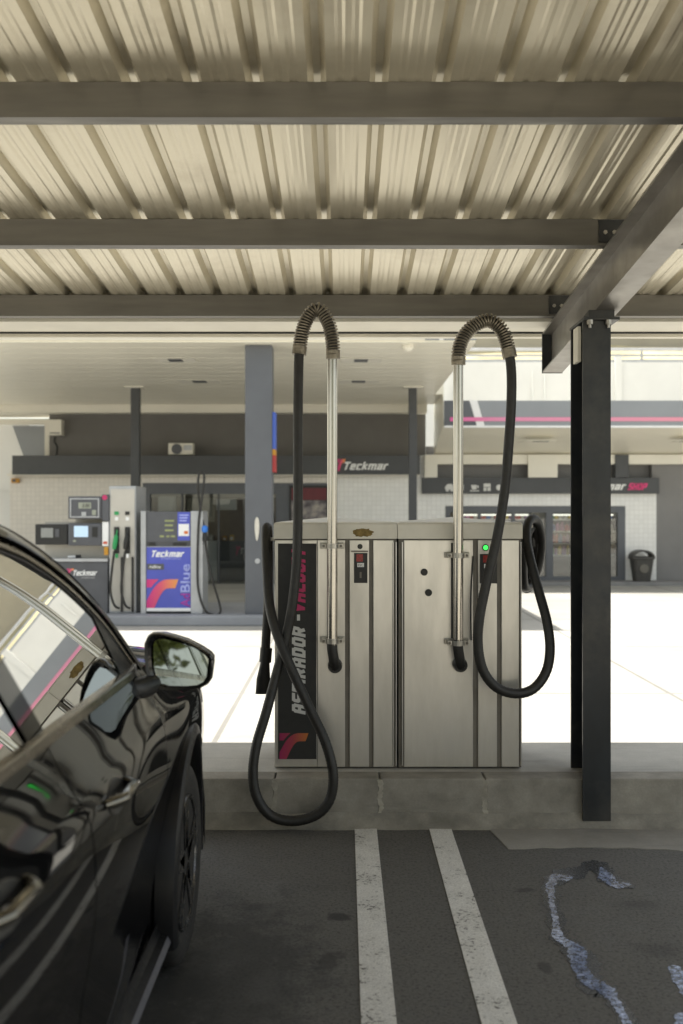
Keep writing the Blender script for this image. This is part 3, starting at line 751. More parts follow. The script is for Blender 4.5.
# dispenser with hoses
PD = 17.45
def px_box(px0, px1, py0, py1, D, dep, name, m, par, bev=.006):
    return MB().box(X(px0, D), X(px1, D), D, D + dep, Z(py1, D), Z(py0, D), bev).build(name, m, par)
d1 = thing('fuel_dispenser', (X(100, PD), PD + .3, ISZ), 'grey fuel dispenser with payment screens and green and black nozzles left of the blue pump', 'fuel pump')
tw = MB().box(X(109, PD), X(136, PD), PD, PD + .9, ISZ, Z(486, PD), .02).build('hose_tower', lgrey_m, d1)
px_box(110.5, 134.5, 489, 611, PD - .02, .018, 'tower_front', beigep_m, tw, .004)
for i, (px, m) in enumerate(((116.5, green_m), (127.3, black_m))):
    rc = px_box(px - 2.6, px + 2.6, 527, 553.5, PD - .05, .028, 'nozzle_recess', black_m, d1)
    b = MB(); xx, yy = X(px, PD), PD - .10
    zc = Z(542, PD)
    b.tube(catmull([(xx - .02, yy, Z(549, PD)), (xx, yy, zc), (xx + .02, yy, Z(535, PD))], 5), [.03 + .012 * math.sin(k / 10 * 3.14) for k in range(11)], 10)
    b.tube([(xx + .02, yy, Z(535, PD)), (xx + .03, yy + .02, Z(530, PD))], .012, 8)
    b.build('nozzle', m, d1, True)
    xs = (px - 2, px - 4.3, px - 4, px - 1, px + 4)
    path = catmull([(X(px - .8, PD), PD - .1, Z(551, PD)), (X(px - 3, PD), PD - .12, Z(570, PD)), (X(px - 4.2, PD), PD - .14, Z(590, PD)), (X(px - .5, PD), PD - .14, Z(604, PD)), (X(px + 4.2, PD), PD - .10, Z(608, PD))], 8)
    MB().tube(path, .022, 8).build('fuel_hose', rubber_m, d1, True)
    px_box(px + 4.0, px + 6.2, 557, 612, PD - .06, .03, 'hose_channel', black_m, d1)
    px_box(px - 2.2, px + 2.2, 511.5, 515, PD - .028, .006, 'grade_label', green_m if i == 0 else black_m, tw, 0)
    px_box(px - 1.6, px + 1.6, 517, 520.5, PD - .028, .006, 'grade_dot', whiteb_m, tw, 0)
    px_box(px - 1.2, px + 1.2, 554, 558, PD - .13, .05, 'hose_cuff', green_m if i == 0 else whiteb_m, d1)
MB().box(X(40, PD), X(109, PD), PD + .3, PD + .36, ISZ + .9, Z(522, PD)).build('back_frame', beigep_m, d1)
MB().box(X(70, PD), X(108, PD), PD + .36, PD + .42, Z(545, PD), Z(500, PD)).build('back_frame', beigep_m, d1)
ds = px_box(68, 101.7, 496.3, 519, PD - .02, .30, 'display_head', dgrey_m, d1, .02)
def rring(px0, px1, py0, py1, D, w, name, m, par):
    b = MB()
    b.box(X(px0, D), X(px1, D), D - .01, D, Z(py0 + w, D), Z(py0, D)); b.box(X(px0, D), X(px1, D), D - .01, D, Z(py1, D), Z(py1 - w, D))
    b.box(X(px0, D), X(px0 + w, D), D - .009, D, Z(py1 - w, D), Z(py0 + w, D)); b.box(X(px1 - w, D), X(px1, D), D - .009, D, Z(py1 - w, D), Z(py0 + w, D))
    return b.build(name, m, par)
rring(70, 99.2, 498.2, 517.5, PD - .0215, 1.2, 'display_frame', lgrey_m, ds)
px_box(78.5, 91, 502.5, 508.5, PD - .03, .008, 'lcd', lcd_m, ds, 0)
text('0.00', 'lettering', black_m, ds, X(83, PD), X(90, PD), Z(507.4, PD), Z(503.8, PD), PD - .031, shear=.1, bold=0)
px_box(81.5, 86, 512, 516, PD - .03, .008, 'button', lgrey_m, ds, 0); px_box(92, 96, 510, 515, PD - .03, .008, 'button', lcd_m, ds, 0)
stp = px_box(102, 108.8, 494.5, 521, PD - .04, .3, 'side_strip', dgrey_m, d1)
MB().lathe([(.045, 0), (.045, .008)], (X(105.3, PD), PD - .049, Z(497.5, PD)), 'y', 16).build('badge', pink_m, stp)
px_box(102.3, 108.4, 522, 546, PD - .03, .2, 'notice', whiteb_m, d1, 0)
px_box(103.2, 107.2, 541.5, 544, PD - .035, .004, 'notice_mark', mat('notice_red', (.6, .1, .05), .5), d1, 0)
px_box(104, 108, 547, 555, PD - .03, .05, 'tag', orange_m, d1, 0)
pt = px_box(68, 101.3, 523.4, 545.8, PD - .03, .34, 'payment_terminal', dgrey_m, d1, .02)
px_box(74, 88, 526, 537, PD - .04, .008, 'screen', screen_m, pt, 0)
px_box(92, 97.5, 527, 537, PD - .042, .01, 'keypad', black_m, pt, 0); px_box(73, 76, 540, 542, PD - .04, .008, 'card_slot', lcd_m, pt, 0)
p2 = px_box(35, 67.5, 524.2, 544.8, PD, .3, 'payment_terminal', black_m, d1, .02)
px_box(41, 53, 528, 537.5, PD - .01, .008, 'screen', mat('grey_screen', (.25, .26, .25), .2), p2, 0)
px_box(55, 59, 529, 537, PD - .012, .01, 'keypad', dgrey_m, p2, 0)
cb = MB().box(X(40, PD), X(108, PD), PD - .02, PD + .7, ISZ, Z(562, PD), .01).build('cabinet', dgrey_m, d1)
MB().box(X(38, PD), X(108.3, PD), PD - .05, PD + .72, Z(561.5, PD), Z(558.5, PD)).build('counter_top', lgrey_m, cb)
emblem('emblem', arch_m, cb, X(67.5, PD), X(74.5, PD), Z(574.5, PD), Z(568.5, PD), PD - .0205)
block_text('Teckmar', 'lettering', whiteb_m, cb, X(73.8, PD), X(97.5, PD), Z(575.5, PD), Z(570, PD), PD - .0205, shear=.3)
text('ENERGIAS', 'lettering', lgrey_m, cb, X(82, PD), X(95, PD), Z(578.5, PD), Z(576.8, PD), PD - .0205, shear=0, bold=0)
wip = thing('squeegee', (X(80, PD), PD + .1, Z(558.4, PD)), 'dark handled squeegee lying on the dispenser counter left of the nozzles', 'squeegee')
MB().tube([(X(66, PD), PD + .12, Z(557.2, PD)), (X(74, PD), PD + .12, Z(556.9, PD))], .022, 8).build('blade', whiteb_m, wip, True)
MB().tube([(X(74, PD), PD + .12, Z(556.9, PD)), (X(79, PD), PD + .12, Z(556.6, PD))], .028, 8).build('handle', black_m, wip, True)

# blue dispenser
BD = 17.35
d2 = thing('fluid_dispenser', (X(173, BD), BD + .3, ISZ), 'blue fronted dispenser with pink and orange arch emblem and a blue side nozzle', 'fuel pump')
MB().box(X(146, BD), X(191, BD), BD + .02, BD + .62, ISZ + .02, Z(511.5, BD), .008).build('cabinet', dgrey_m, d2)
MB().box(X(141, BD), X(146.2, BD), BD - .03, BD + .64, ISZ, Z(511, BD), .012).build('side_post', lgrey_m, d2)
MB().box(X(191, BD), X(203, BD), BD - .03, BD + .64, ISZ, Z(511, BD), .012).build('side_post', lgrey_m, d2)
tp = px_box(146.5, 190.7, 511.8, 542, BD - .01, .029, 'display_panel', dgrey_m, d2, .002)
st = px_box(177.5, 190, 512.2, 540.5, BD - .015, .004, 'sticker', blue_m, tp, 0)
px_box(178.5, 189, 524, 536, BD - .019, .003, 'sticker_label', whiteb_m, st, 0)
for k, py in enumerate((514.5, 517.2, 520)): px_box(179.5, 188.5 - k, py, py + 1.3, BD - .019, .003, 'sticker_line', bluel_m, st, 0)
px_box(184, 188, 531, 534, BD - .021, .0015, 'sticker_mark', mat('mark_orange', (.6, .16, .04), .5), st, 0)
b = MB()
for py, a, c in ((520.5, 165, 174), (525, 165, 173), (530, 165, 173.5), (536, 160, 164), (536, 166.5, 169.5), (536, 171, 175)):
    b.box(X(a, BD), X(c, BD), BD - .014, BD - .0105, Z(py + 1.2, BD), Z(py - .6, BD))
split_build(b, 'readout', mat('readout_green', (.30, .33, .14), .4), tp)
b = MB()
for a, c in ((149, 155), (173, 186)): b.box(X(a, BD), X(c, BD), BD - .004, BD + .018, Z(546, BD), Z(543, BD))
split_build(b, 'card_slot', black_m, d2)
bp = px_box(146.5, 190.7, 547.2, 610, BD - .01, .029, 'front_panel', blue_m, d2, .002)
px_box(146.5, 190.7, 546.4, 547.1, BD - .014, .03, 'panel_edge', lgrey_m, bp, 0)
px_box(146.5, 190.7, 608, 611.2, BD - .016, .005, 'panel_edge', whiteb_m, bp, 0)
yB = BD - .0105
block_text('Teckmar', 'lettering', whiteb_m, bp, X(152, BD), X(184.5, BD), Z(557, BD), Z(550.4, BD), yB, shear=.3)
text('ENERGIAS', 'lettering', bluel_m, bp, X(161.5, BD), X(181, BD), Z(559.4, BD), Z(557.8, BD), yB, shear=0, bold=0)
lb2 = px_box(147, 164, 563.8, 569.8, BD - .014, .004, 'product_label', dgrey_m, bp, 0)
text('AdBlue', 'lettering', whiteb_m, lb2, X(149, BD), X(161, BD), Z(568.2, BD), Z(565.3, BD), BD - .0145, shear=.1, bold=.01)
emblem('emblem', arch_m, bp, X(146.8, BD), X(178.5, BD), Z(608, BD), Z(579.3, BD), yB, .005)
text('Ad', 'lettering', magenta_m, bp, X(180.5, BD), X(190.3, BD), Z(607, BD), Z(593.5, BD), yB, True, 0, .018)
text('Blue', 'lettering', bluel_m, bp, X(180.5, BD), X(190.3, BD), Z(592.5, BD), Z(564, BD), yB, True, 0, .018)
hp = catmull([(X(200, BD), BD + .2, Z(515, BD)), (X(198.2, BD), BD, Z(492, BD)), (X(199, BD), BD - .04, Z(476, BD)), (X(202, BD), BD - .05, Z(472, BD)), (X(204.6, BD), BD - .04, Z(478, BD)), (X(202, BD), BD - .05, Z(500, BD)), (X(199, BD), BD - .06, Z(525, BD)), (X(198, BD), BD - .07, Z(570, BD)), (X(199.5, BD), BD - .08, Z(592, BD)), (X(206, BD), BD - .08, Z(610, BD)), (X(215, BD), BD - .06, Z(614.5, BD)), (X(220.5, BD), BD - .03, Z(612, BD)), (X(219, BD), BD, Z(602, BD)), (X(211, BD), BD, Z(575, BD)), (X(207, BD), BD, Z(553, BD)), (X(205.5, BD), BD, Z(541, BD))], 8)
MB().tube(hp, .020, 10).build('fuel_hose', rubber_m, d2, True)
b = MB().tube(catmull([(X(205, BD), BD, Z(541, BD)), (X(204.6, BD), BD, Z(533, BD)), (X(203.5, BD), BD, Z(526, BD)), (X(201.8, BD), BD + .02, Z(518, BD))], 5), [.05, .055, .055, .05, .045, .04, .04, .04, .035, .03, .03, .025, .02, .018, .016, .016], 10)
nz = b.build('nozzle', black_m, d2, True)
MB().lathe([(.035, -.06), (.055, -.03), (.055, .03), (.03, .06)], (X(205, BD), BD - .03, Z(529, BD)), 'z', 12).build('nozzle_guard', bluep_m, nz, True)
MB().box(X(199.5, BD), X(203.5, BD), BD - .02, BD + .1, Z(545, BD), Z(520, BD), .01).build('nozzle_holster', dgrey_m, d2)

# ------------------------------------------------------------------ kiosk building
WD = 27.0
def WX(px): return X(px, WD)
def WZ(py): return Z(py, WD)
kb = thing('kiosk_building', (-3, 27.2, GZ), 'tiled fuel station kiosk with dark slate fascia band and wide glazed entrance behind the pumps', 'building')
b = MB(); b.box(WX(10), WX(143), WD, WD + .25, GZ, WZ(470)); b.box(WX(143), WX(331), WD, WD + .25, WZ(483), WZ(470)); b.build('tiled_wall', tile_m, kb)
b = MB(); b.box(WX(331), 2.245, WD, WD + .25, GZ, WZ(455.5)); b.build('tiled_wall', tilew_m, kb)
b = MB(); b.box(WX(46), 2.24, WD + .3, WD + .5, WZ(470), CZ - .22); b.build('upper_wall', greywall_m, kb)
b = MB(); b.box(WX(-60), 2.24, WD - .15, WD + 1.3, CZ - .22, CZ - .002); b.build('top_trim', creamt_m, kb)  # stretched back and to the left to shade the portal frame
b = MB(); b.box(X(12, WD - .55), WX(418.5), WD - .55, WD + .29, Z(474.5, WD - .55), Z(455.5, WD - .55), .01)
bd = b.build('fascia_band', slated_m, kb)
b = MB(); b.box(WX(13), WX(418), WD - .5, WD - .01, WZ(476.2), WZ(474.6)); b.build('soffit', creamt_m, kb)
yb = WD - .551
emblem('emblem', arch_m, bd, X(337.5, yb), X(345.5, yb), Z(471, yb), Z(459, yb), yb, .02)
block_text('Teckmar', 'lettering', whiteb_m, bd, X(344.5, yb), X(388.5, yb), Z(470, yb), Z(461.8, yb), yb, shear=.3, depth=.03)
# entrance
b = MB(); b.box(WX(143), WX(331), WD - .03, WD + .2, WZ(494), WZ(483.2)); b.box(WX(143), WX(150), WD - .03, WD + .2, GZ, WZ(494)); b.box(WX(276), WX(331), WD - .03, WD + .2, GZ, WZ(494)); b.build('entrance_frame', slate_m, kb)
win = MB().box(WX(150), WX(276), WD + .08, WD + .1, GZ, WZ(494)).build('entrance_glass', glass_m, kb)
b = MB()
for px in (181, 217.5, 250): b.box(WX(px), WX(px + 1.6), WD + .04, WD + .14, GZ, WZ(494))
b.build('mullion', slated_m, win)
MB().box(WX(5), WX(331), WD + .3, WD + 6.0, WZ(494), WZ(493)).build('interior_ceiling', creamt_m, kb)
MB().box(WX(5), WX(331), WD + 6.0, WD + 6.2, GZ, WZ(470)).build('interior_wall', mat('brown_interior', (.22, .18, .14), .7), kb)
MB().box(WX(5), WX(331), WD + .26, WD + 6.0, GZ, GZ + .02).build('interior_floor', mat('interior_floor_tile', (.30, .27, .23), .4), kb)
KD = 27.9
ct = MB().box(X(203, KD), X(217, KD), KD, KD + .6, GZ + .02, Z(541, KD), .01).build('counter', whiteb_m, None)
tag(ct, 'white counter end panel seen through the kiosk entrance glass', 'counter')
kc = thing('shop_counter', (X(232, KD), KD, GZ), 'dark counter with pink emblem inside the kiosk entrance', 'counter')
c_ = MB().box(X(217.5, KD), X(262, KD), KD - .1, KD + .7, GZ + .02, Z(541, KD), .01).build('counter_front', dgrey_m, kc)
emblem('emblem', pink_m, kc, X(236.5, KD), X(241, KD), Z(555, KD), Z(546, KD), KD - .102)
text('T', 'lettering', whiteb_m, kc, X(241, KD), X(244, KD), Z(554, KD), Z(548, KD), KD - .102)
for k, (a, c, p0, p1, m, lab) in enumerate(((158, 176, 496, 512, whiteb_m, 'white panel standing in for a glass reflection at the left of the kiosk entrance'), (176.5, 186, 496, 575, mat('brown_board', (.20, .15, .10), .6), 'brown upright board inside the kiosk entrance'), (187, 214, 498, 522, mat('cream_reflection', (.48, .44, .36), .6), 'cream panel standing in for a glass reflection in the middle of the kiosk entrance'), (216, 236, 499, 510, whiteb_m, 'white panel standing in for a glass reflection at the right of the kiosk entrance'))):
    t = thing('reflection_and_board', (X(a, 27.4), 27.4, Z(p1, 27.4)), lab, 'cabinet')  # white and cream boxes stand in for reflections in the entrance glass
    MB().box(X(a, 27.4), X(c, 27.4), 27.4, 27.6, Z(p1, 27.4), Z(p0, 27.4), .01).build('cabinet_body', m, t)
    MB().box(X(a + 1, 27.4), X(c - 1, 27.4), 27.37, 27.398, Z(p1 - 1, 27.4), Z(p0 + 1, 27.4), .01).build('door', m, t)
rk = thing('goods_shelf', (X(160, 29.5), 29.5, GZ), 'dark shelving rack inside the kiosk entrance at the left', 'shelf')
MB().box(X(150, 29.5), X(200, 29.5), 29.5, 29.9, GZ + .02, Z(543, 29.5)).build('shelf_body', slated_m, rk)
for k, (a, c, p, m) in enumerate(((222, 226, 536, orange_m), (229, 233, 535, yellow_m), (208, 212, 535, beigep_m))):
    t = thing('goods_box', (X(a, KD), KD + .2, Z(541, KD)), ('orange box on the dark kiosk counter', 'yellow box on the dark kiosk counter', 'beige box on the white kiosk counter')[k], 'box')
    MB().box(X(a, KD), X(c, KD), KD + .15, KD + .3, Z(540.8, KD), Z(p, KD), .005).build('carton', m, t)
    MB().box(X(a, KD) + .02, X(c, KD) - .02, KD + .142, KD + .149, Z(540, KD), Z(p + 2, KD)).build('carton_label', whiteb_m, t)
# poster on the entrance frame
ps = thing('poster', (WX(309), WD - .05, WZ(522)), 'dark framed poster with red heading right of the large slate column', 'poster')
MB().box(WX(289.5), WX(328.5), WD - .07, WD - .031, WZ(522), WZ(485.5)).build('frame', black_m, ps)
MB().box(WX(291.5), WX(326.5), WD - .076, WD - .071, WZ(500), WZ(488)).build('heading', mat('poster_red', (.13, .02, .026), .5), ps)
pm, nt, bs_, out_ = nt_new('poster_picture')
nt.links.new(ramp(nt, noise(nt, coord(nt), 3, 3), [(.35, (.05, .04, .05)), (.5, (.22, .2, .2)), (.62, (.45, .4, .33)), (.7, (.12, .1, .16))]), bs_.inputs['Base Color'])
MB().box(WX(291.5), WX(326.5), WD - .076, WD - .071, WZ(520), WZ(500.5)).build('picture', pm, ps)
# ac units, floodlights
ac = thing('air_conditioner', (WX(182.5), WD - .2, WZ(455.4)), 'outdoor air conditioning unit on top of the kiosk fascia band', 'air conditioner')
MB().box(WX(170.5), WX(195), WD - .35, WD - .05, WZ(455.3), WZ(444), .015).build('casing', creamt_m, ac)
MB().lathe([(.14, 0), (.14, .02)], (WX(179), WD - .372, WZ(449.8)), 'y', 20).build('fan_grille', dgrey_m, ac)
MB().box(WX(186), WX(194), WD - .37, WD - .352, WZ(451), WZ(446)).build('vent', lgrey_m, ac)
al = thing('wall_box', (WX(54), WD + .2, WZ(436)), 'cream electrical box on the grey wall above the fascia at the left', 'electrical box')
MB().box(WX(48), WX(61.5), WD - .02, WD + .3, WZ(435), WZ(419.5), .015).build('casing', creamt_m, al)
MB().box(WX(50), WX(60), WD - .04, WD - .021, WZ(433.5), WZ(432.6)).build('vent', dgrey_m, al)
b = MB(); b.tube(catmull([(WX(52), WD + .28, WZ(436)), (WX(51), WD + .28, WZ(441)), (WX(54), WD + .28, WZ(446)), (WX(53), WD + .28, WZ(455))], 5), .02, 6); b.build('cable', black_m, al)
ol = thing('wall_lamp', (WX(16), WD - .1, WZ(482)), 'small orange lamp on the tiled wall under the left end of the fascia', 'lamp')
MB().box(WX(12.5), WX(20), WD - .12, WD - .002, WZ(483), WZ(478.5), .02).build('lamp_body', orange_m, ol)
MB().box(WX(14), WX(17), WD - .14, WD - .121, WZ(482), WZ(479.5)).build('lens', dgrey_m, ol)
# portal frame and white building at the left edge
wb = thing('white_building', (-12, 29, GZ), 'plain white rendered building behind the left end of the kiosk', 'building')
MB().box(-22, WX(12), WD + 1.5, WD + 8, GZ, 4.25).build('wall', whitewall_m, wb)
MB().box(-22, WX(12), WD + 1.4, WD + 1.49, 2.2, 2.23).build('ledge', whitewall_m, wb)
sb = thing('portal_panel', (WX(22), WD + .6, WZ(455)), 'cream framed grey panel above the left end of the kiosk fascia', 'panel')
MB().prism([(WX(2), WZ(423)), (WX(37.5), WZ(423)), (WX(37.5), WZ(456)), (WX(14), WZ(456))], 'y', WD + .85, WD + .95).build('panel', fascia_m, sb)
b = MB(); b.box(WX(-30), WX(44.5), WD + .6, WD + .9, WZ(422), WZ(416.5)); b.box(WX(38), WX(44.5), WD + .6, WD + .9, WZ(456), WZ(422)); b.build('frame', creamt_m, sb)

# ------------------------------------------------------------------ shop building
sh = thing('shop_building', (8, 27.2, GZ), 'low white tiled shop with dark icon fascia and grey canopy with a pink stripe', 'building')
o = MB().box(2.26, 40, 26.25, WD + .3, GZ, GZ + .1, .01).build('pavement', mk_concrete('shop_pavement', (.25, .245, .24), .15)); structure(o)
PZ = GZ + .1
b = MB(); b.box(2.25, WX(445.6), WD, WD + .25, PZ, 2.2); b.box(WX(625), WX(656.3), WD, WD + .25, PZ, 2.2); b.box(WX(445.6), WX(625), WD, WD + .25, WZ(506), 2.2); b.build('tiled_wall', tilew_m, sh)
b = MB(); b.box(WX(652), 40, WD + .02, WD + .25, PZ, 3.4); b.box(2.26, WX(656.4), WD + .3, WD + .5, 2.2, 3.4); b.build('grey_wall', mat('shop_grey_wall', (.20, .195, .19), .6, 0, .06, 1.2), sh)
fb = MB().box(WX(421.5), WX(657), WD - .2, WD + .29, WZ(493.8), WZ(478), .01).build('fascia_band', slated_m, sh)
yf = WD - .201
def FX(p): return X(p, yf)
def FZ(p): return Z(p, yf)
block_text('Teckmar', 'lettering', whiteb_m, fb, FX(582), FX(626), FZ(490), FZ(482.4), yf, shear=.3, depth=.02)
block_text('SHOP', 'lettering', mat('shop_pink', (.70, .05, .20), .5), fb, FX(627.5), FX(647.5), FZ(490), FZ(483.2), yf, shear=.35, depth=.02)
# icons: car, cup, pump, drop
b = MB()
b.prism([(FX(445), FZ(489.5)), (FX(445), FZ(487)), (FX(447.5), FZ(484)), (FX(452), FZ(484)), (FX(454), FZ(487)), (FX(454), FZ(489.5))], 'y', yf - .02, yf); b.lathe([(.045, -.03), (.045, 0)], (FX(447.3), yf, FZ(490)), 'y', 10); b.lathe([(.045, -.03), (.045, 0)], (FX(452), yf, FZ(490)), 'y', 10)
b.box(FX(461), FX(463.5), yf - .02, yf, FZ(490.5), FZ(484.5))
b.prism([(FX(471), FZ(485)), (FX(477), FZ(485)), (FX(476), FZ(489.5)), (FX(472), FZ(489.5))], 'y', yf - .02, yf); b.box(FX(470), FX(479), yf - .02, yf, FZ(491.3), FZ(490.3)); b.box(FX(477.2), FX(478.6), yf - .02, yf, FZ(488), FZ(485.6))
b.box(FX(483.5), FX(490.5), yf - .02, yf, FZ(487), FZ(483.5)); b.box(FX(483.5), FX(486.4), yf - .02, yf, FZ(491), FZ(487.5)); b.box(FX(487.4), FX(490.5), yf - .02, yf, FZ(491), FZ(487.5))
b.lathe([(.08, -.02), (.08, 0)], (FX(499), yf, FZ(487.5)), 'y', 12)
b.build('icon', white_m, fb)
# shop window frame
b = MB()
b.box(WX(445.7), WX(625), WD - .03, WD + .16, WZ(512.5), WZ(506.2)); b.box(WX(445.7), WX(450), WD - .03, WD + .16, PZ, WZ(512.5)); b.box(WX(617.5), WX(625), WD - .03, WD + .16, PZ, WZ(512.5)); b.box(WX(450), WX(617.5), WD - .03, WD + .16, PZ, WZ(576.5))
for px in (478, 512, 546, 575, 592): b.box(WX(px), WX(px + (7 if px == 546 else 3)), WD - .02, WD + .15, WZ(576.5), WZ(512.5))
b.build('window_frame', slate_m, sh)
MB().box(WX(450), WX(617.5), WD + .05, WD + .07, WZ(576.5), WZ(512.5)).build('window_glass', glass_m, sh)
MB().box(2.3, 9.5, WD + 5, WD + 5.2, PZ, 2.2).build('interior_wall', mat('shop_interior', (.40, .38, .34), .7), sh)
MB().box(2.3, 9.5, WD + .26, WD + 5, PZ, PZ + .02).build('interior_floor', mat('shop_floor', (.34, .32, .29), .4), sh)
MB().box(2.3, 9.5, WD + .26, WD + 5, 2.2, 2.22).build('interior_ceiling', creamt_m, sh)
# canopy of shop
b = MB()
zs0, zs1 = 3.74, 3.15
soff = MB().prism([(24.52, zs0), (26.98, zs1), (26.98, zs1 + .1), (24.52, zs0 + .1)], 'x', 2.46, 40).build('soffit', cream_m, sh)
MB().prism([(24.5, zs0 - .01), (26.98, zs1 - .012), (26.98, 4.8), (24.5, 4.8)], 'x', 2.435, 2.455).build('canopy_end_wall', cream_m, sh)
MB().box(2.27, 40, WD - .2, WD + .29, zs1 - .26, zs1 - .004).build('wall_trim', creamt_m, sh)
for p0, p1 in ((424, 436.5), (526.5, 555.5)): MB().box(WX(p0), WX(p1), WD - .26, WD - .201, 2.53, zs1 - .01).build('pier', creamt_m, sh)
MB().box(WX(613), WX(626), WD - .26, WD + .02, 2.53, zs1 - .01).build('pier', slated_m, sh)
fz0, fz1, FY = zs0 - .02, 4.333, 24.4
f1 = MB().prism([(2.46, fz0), (3.25, fz0), (3.07, fz1), (2.46, fz1)], 'y', FY, FY + .1).build('fascia', slate_m, sh)
MB().prism([(3.26, fz0), (3.45, fz0), (3.27, fz1), (3.08, fz1)], 'y', FY, FY + .1).build('fascia_stripe', whiteb_m, sh)
f2 = MB().prism([(3.46, fz0), (40, fz0), (40, fz1), (3.28, fz1)], 'y', FY, FY + .1).build('fascia', fascia_m, sh)
MB().box(2.6, 22, FY - .015, FY - .001, Z(421.2, FY), Z(417.3, FY)).build('stripe', line_m, sh)
MB().box(2.46, 40, FY - .02, FY + .12, fz0 - .05, fz0 - .003).build('fascia_edge', whiteb_m, sh)
D = 25.2
for px in (542, 690, 840):
    l = MB().box(X(px, D) - .36, X(px, D) + .36, D, D + .34, 3.40, 3.41).build('ceiling_lamp', creamt_m, sh)
    l.location.z += .0; l.rotation_euler = (0, 0, 0)
    MB().box(X(px, D) - .2, X(px, D) + .2, D + .06, D + .26, 3.393, 3.399).build('lamp_opening', dgrey_m, l)
# upper white wall with rails and dry hill behind
uw = thing('white_parapet_wall', (12, 31, 3.4), 'bright white upper wall with pilasters rising behind the grey shop canopy', 'wall')
MB().box(2.3, 10.8, 30.5, 31, 3.0, Z(362, 30.5)).build('wall_face', whitewall_m, uw)
MB().box(10.81, 45, 30.3, 31, 3.0, 10.5).build('wall_face', whitewall_m, uw)  # taller block out of view, added to replace hill glare in car windows
for px in (455, 617): MB().box(X(px - 2.5, 30.5), X(px + 4, 30.5), 30.4, 30.498, 3.0, Z(357, 30.5)).build('pilaster', whitewall_m, uw)
for px in (533, 545): MB().tube([(X(px, 30.4), 30.42, 3.2), (X(px, 30.4), 30.42, Z(371, 30.4))], .03, 8).build('drain_pipe', whitewall_m, uw)
rl = thing('guard_rail', (12, 30.9, 6), 'grey horizontal guard rails along the top of the bright white wall', 'railing')
for py, r in ((349.5, .05), (355.5, .035), (361, .045)):
    MB().tube([(2.3, 30.7, Z(py, 30.7)), (10.79, 30.7, Z(py, 30.7))], r, 8).build('rail', lgrey_m, rl, True)
for k in range(3): MB().tube([(3.2 + k * 3, 30.76, Z(364, 30.7)), (3.2 + k * 3, 30.76, Z(348, 30.7))], .04, 8).build('post', lgrey_m, rl, True)
b = MB(); rows = []
for j in range(12):
    y = 31.3 + j * .8
    rows.append([(x, y, 5.6 + .285 * (y - 31) + .12 * math.sin(x * .31 + j) + random.uniform(-.07, .07)) for x in range(-60, 82, 2)])
b.grid(rows); o = b.build('grass_bank', dryhill_m, None, True); structure(o)
rw = thing('reflection_wall', (20, 40, 7.5), 'added tall beige wall above the dry grass bank, mirrored in the car windows', 'wall')  # wall added only for its reflection in the car windows
MB().box(-3, 70, 40.1, 40.6, 7.6, 15).build('wall_face', mat('beige_render', (.36, .335, .275), .8, 0, .08, .8), rw)
MB().box(-3, 70, 40.0, 40.7, 15.001, 15.3).build('coping', creamt_m, rw)

# shop fridges + goods
goods_cols = [(.55, .08, .07), (.08, .16, .45), (.6, .45, .08), (.1, .35, .14), (.55, .2, .38), (.6, .58, .55), (.25, .1, .3)]
gm = [mat('goods_%s' % n, c, .4, 0, .1) for n, c in zip(('red', 'blue', 'yellow', 'green', 'pink', 'white', 'purple'), goods_cols)]
gme = {}
fridge_light = mat_emit('fridge_lamp', (1, .96, .84), 1.1)
def fridge(xa, xb, label, shelves):
    t = thing('display_fridge', ((xa + xb) / 2, WD + .8, PZ + .02), label, 'fridge')
    zt = 1.62
    b = MB(); b.box(xa, xb, WD + 1.1, WD + 1.2, PZ + .02, zt); b.box(xa, xa + .05, WD + .55, WD + 1.1, PZ + .02, zt); b.box(xb - .05, xb, WD + .55, WD + 1.1, PZ + .02, zt); b.box(xa + .05, xb - .05, WD + .55, WD + 1.1, zt - .08, zt); b.box(xa + .05, xb - .05, WD + .55, WD + 1.1, PZ + .02, PZ + .62)
    b.build('case', slated_m, t)
    MB().box(xa + .052, xa + .085, WD + .5, WD + .54, PZ + .1, zt - .1).build('light_tube', fridge_light, t)
    MB().box(xa + .1, xb - .1, WD + .52, WD + .56, zt - .12, zt - .082).build('light_tube', fridge_light, t)  # extra top tube, added to brighten the goods
    for k in range(4):
        z = PZ + .66 + k * .33 if k else PZ + .66
        MB().box(xa + .05, xb - .05, WD + .6, WD + 1.09, z - .03, z).build('shelf', whiteb_m, t)
        if k not in shelves: continue
        x = xa + .09
        while x < xb - .16:
            w = random.choice((.08, .1, .12)); h = random.uniform(.17, .24); q = random.randrange(7)
            key = (w, q)
            if key not in gme:
                gb = MB(); gb.lathe([(w * .5, 0), (w * .5, .15), (w * .42, .175), (w * .2, .2), (w * .2, .22)], (0, 0, 0), 'z', 10)
                me_o = gb.build('drink_bottle', gm[q]); gme[key] = me_o.data; bpy.data.objects.remove(me_o)
            g = bpy.data.objects.new('drink_bottle', gme[key]); COL.objects.link(g)
            g.location = (x + w / 2, WD + .72, z + .001)
            g.scale = (1, 1, h / .2)
            tag(g, ('red', 'blue', 'yellow', 'green', 'pink', 'white', 'purple')[q] + ' drink bottle on the shelves of the ' + label.split(' behind')[0], 'bottle', 'bottles in the shop fridges')
            x += w + .012
fridge(5.55, 6.45, 'open display fridge behind the middle pane of the shop window', (0, 1, 2, 3))
fridge(6.75, 7.55, 'narrow display fridge behind the rightmost pane of the shop window', (0, 1, 2, 3))
fridge(3.2, 5.2, 'wide display fridge behind the left panes of the shop window', (3,))
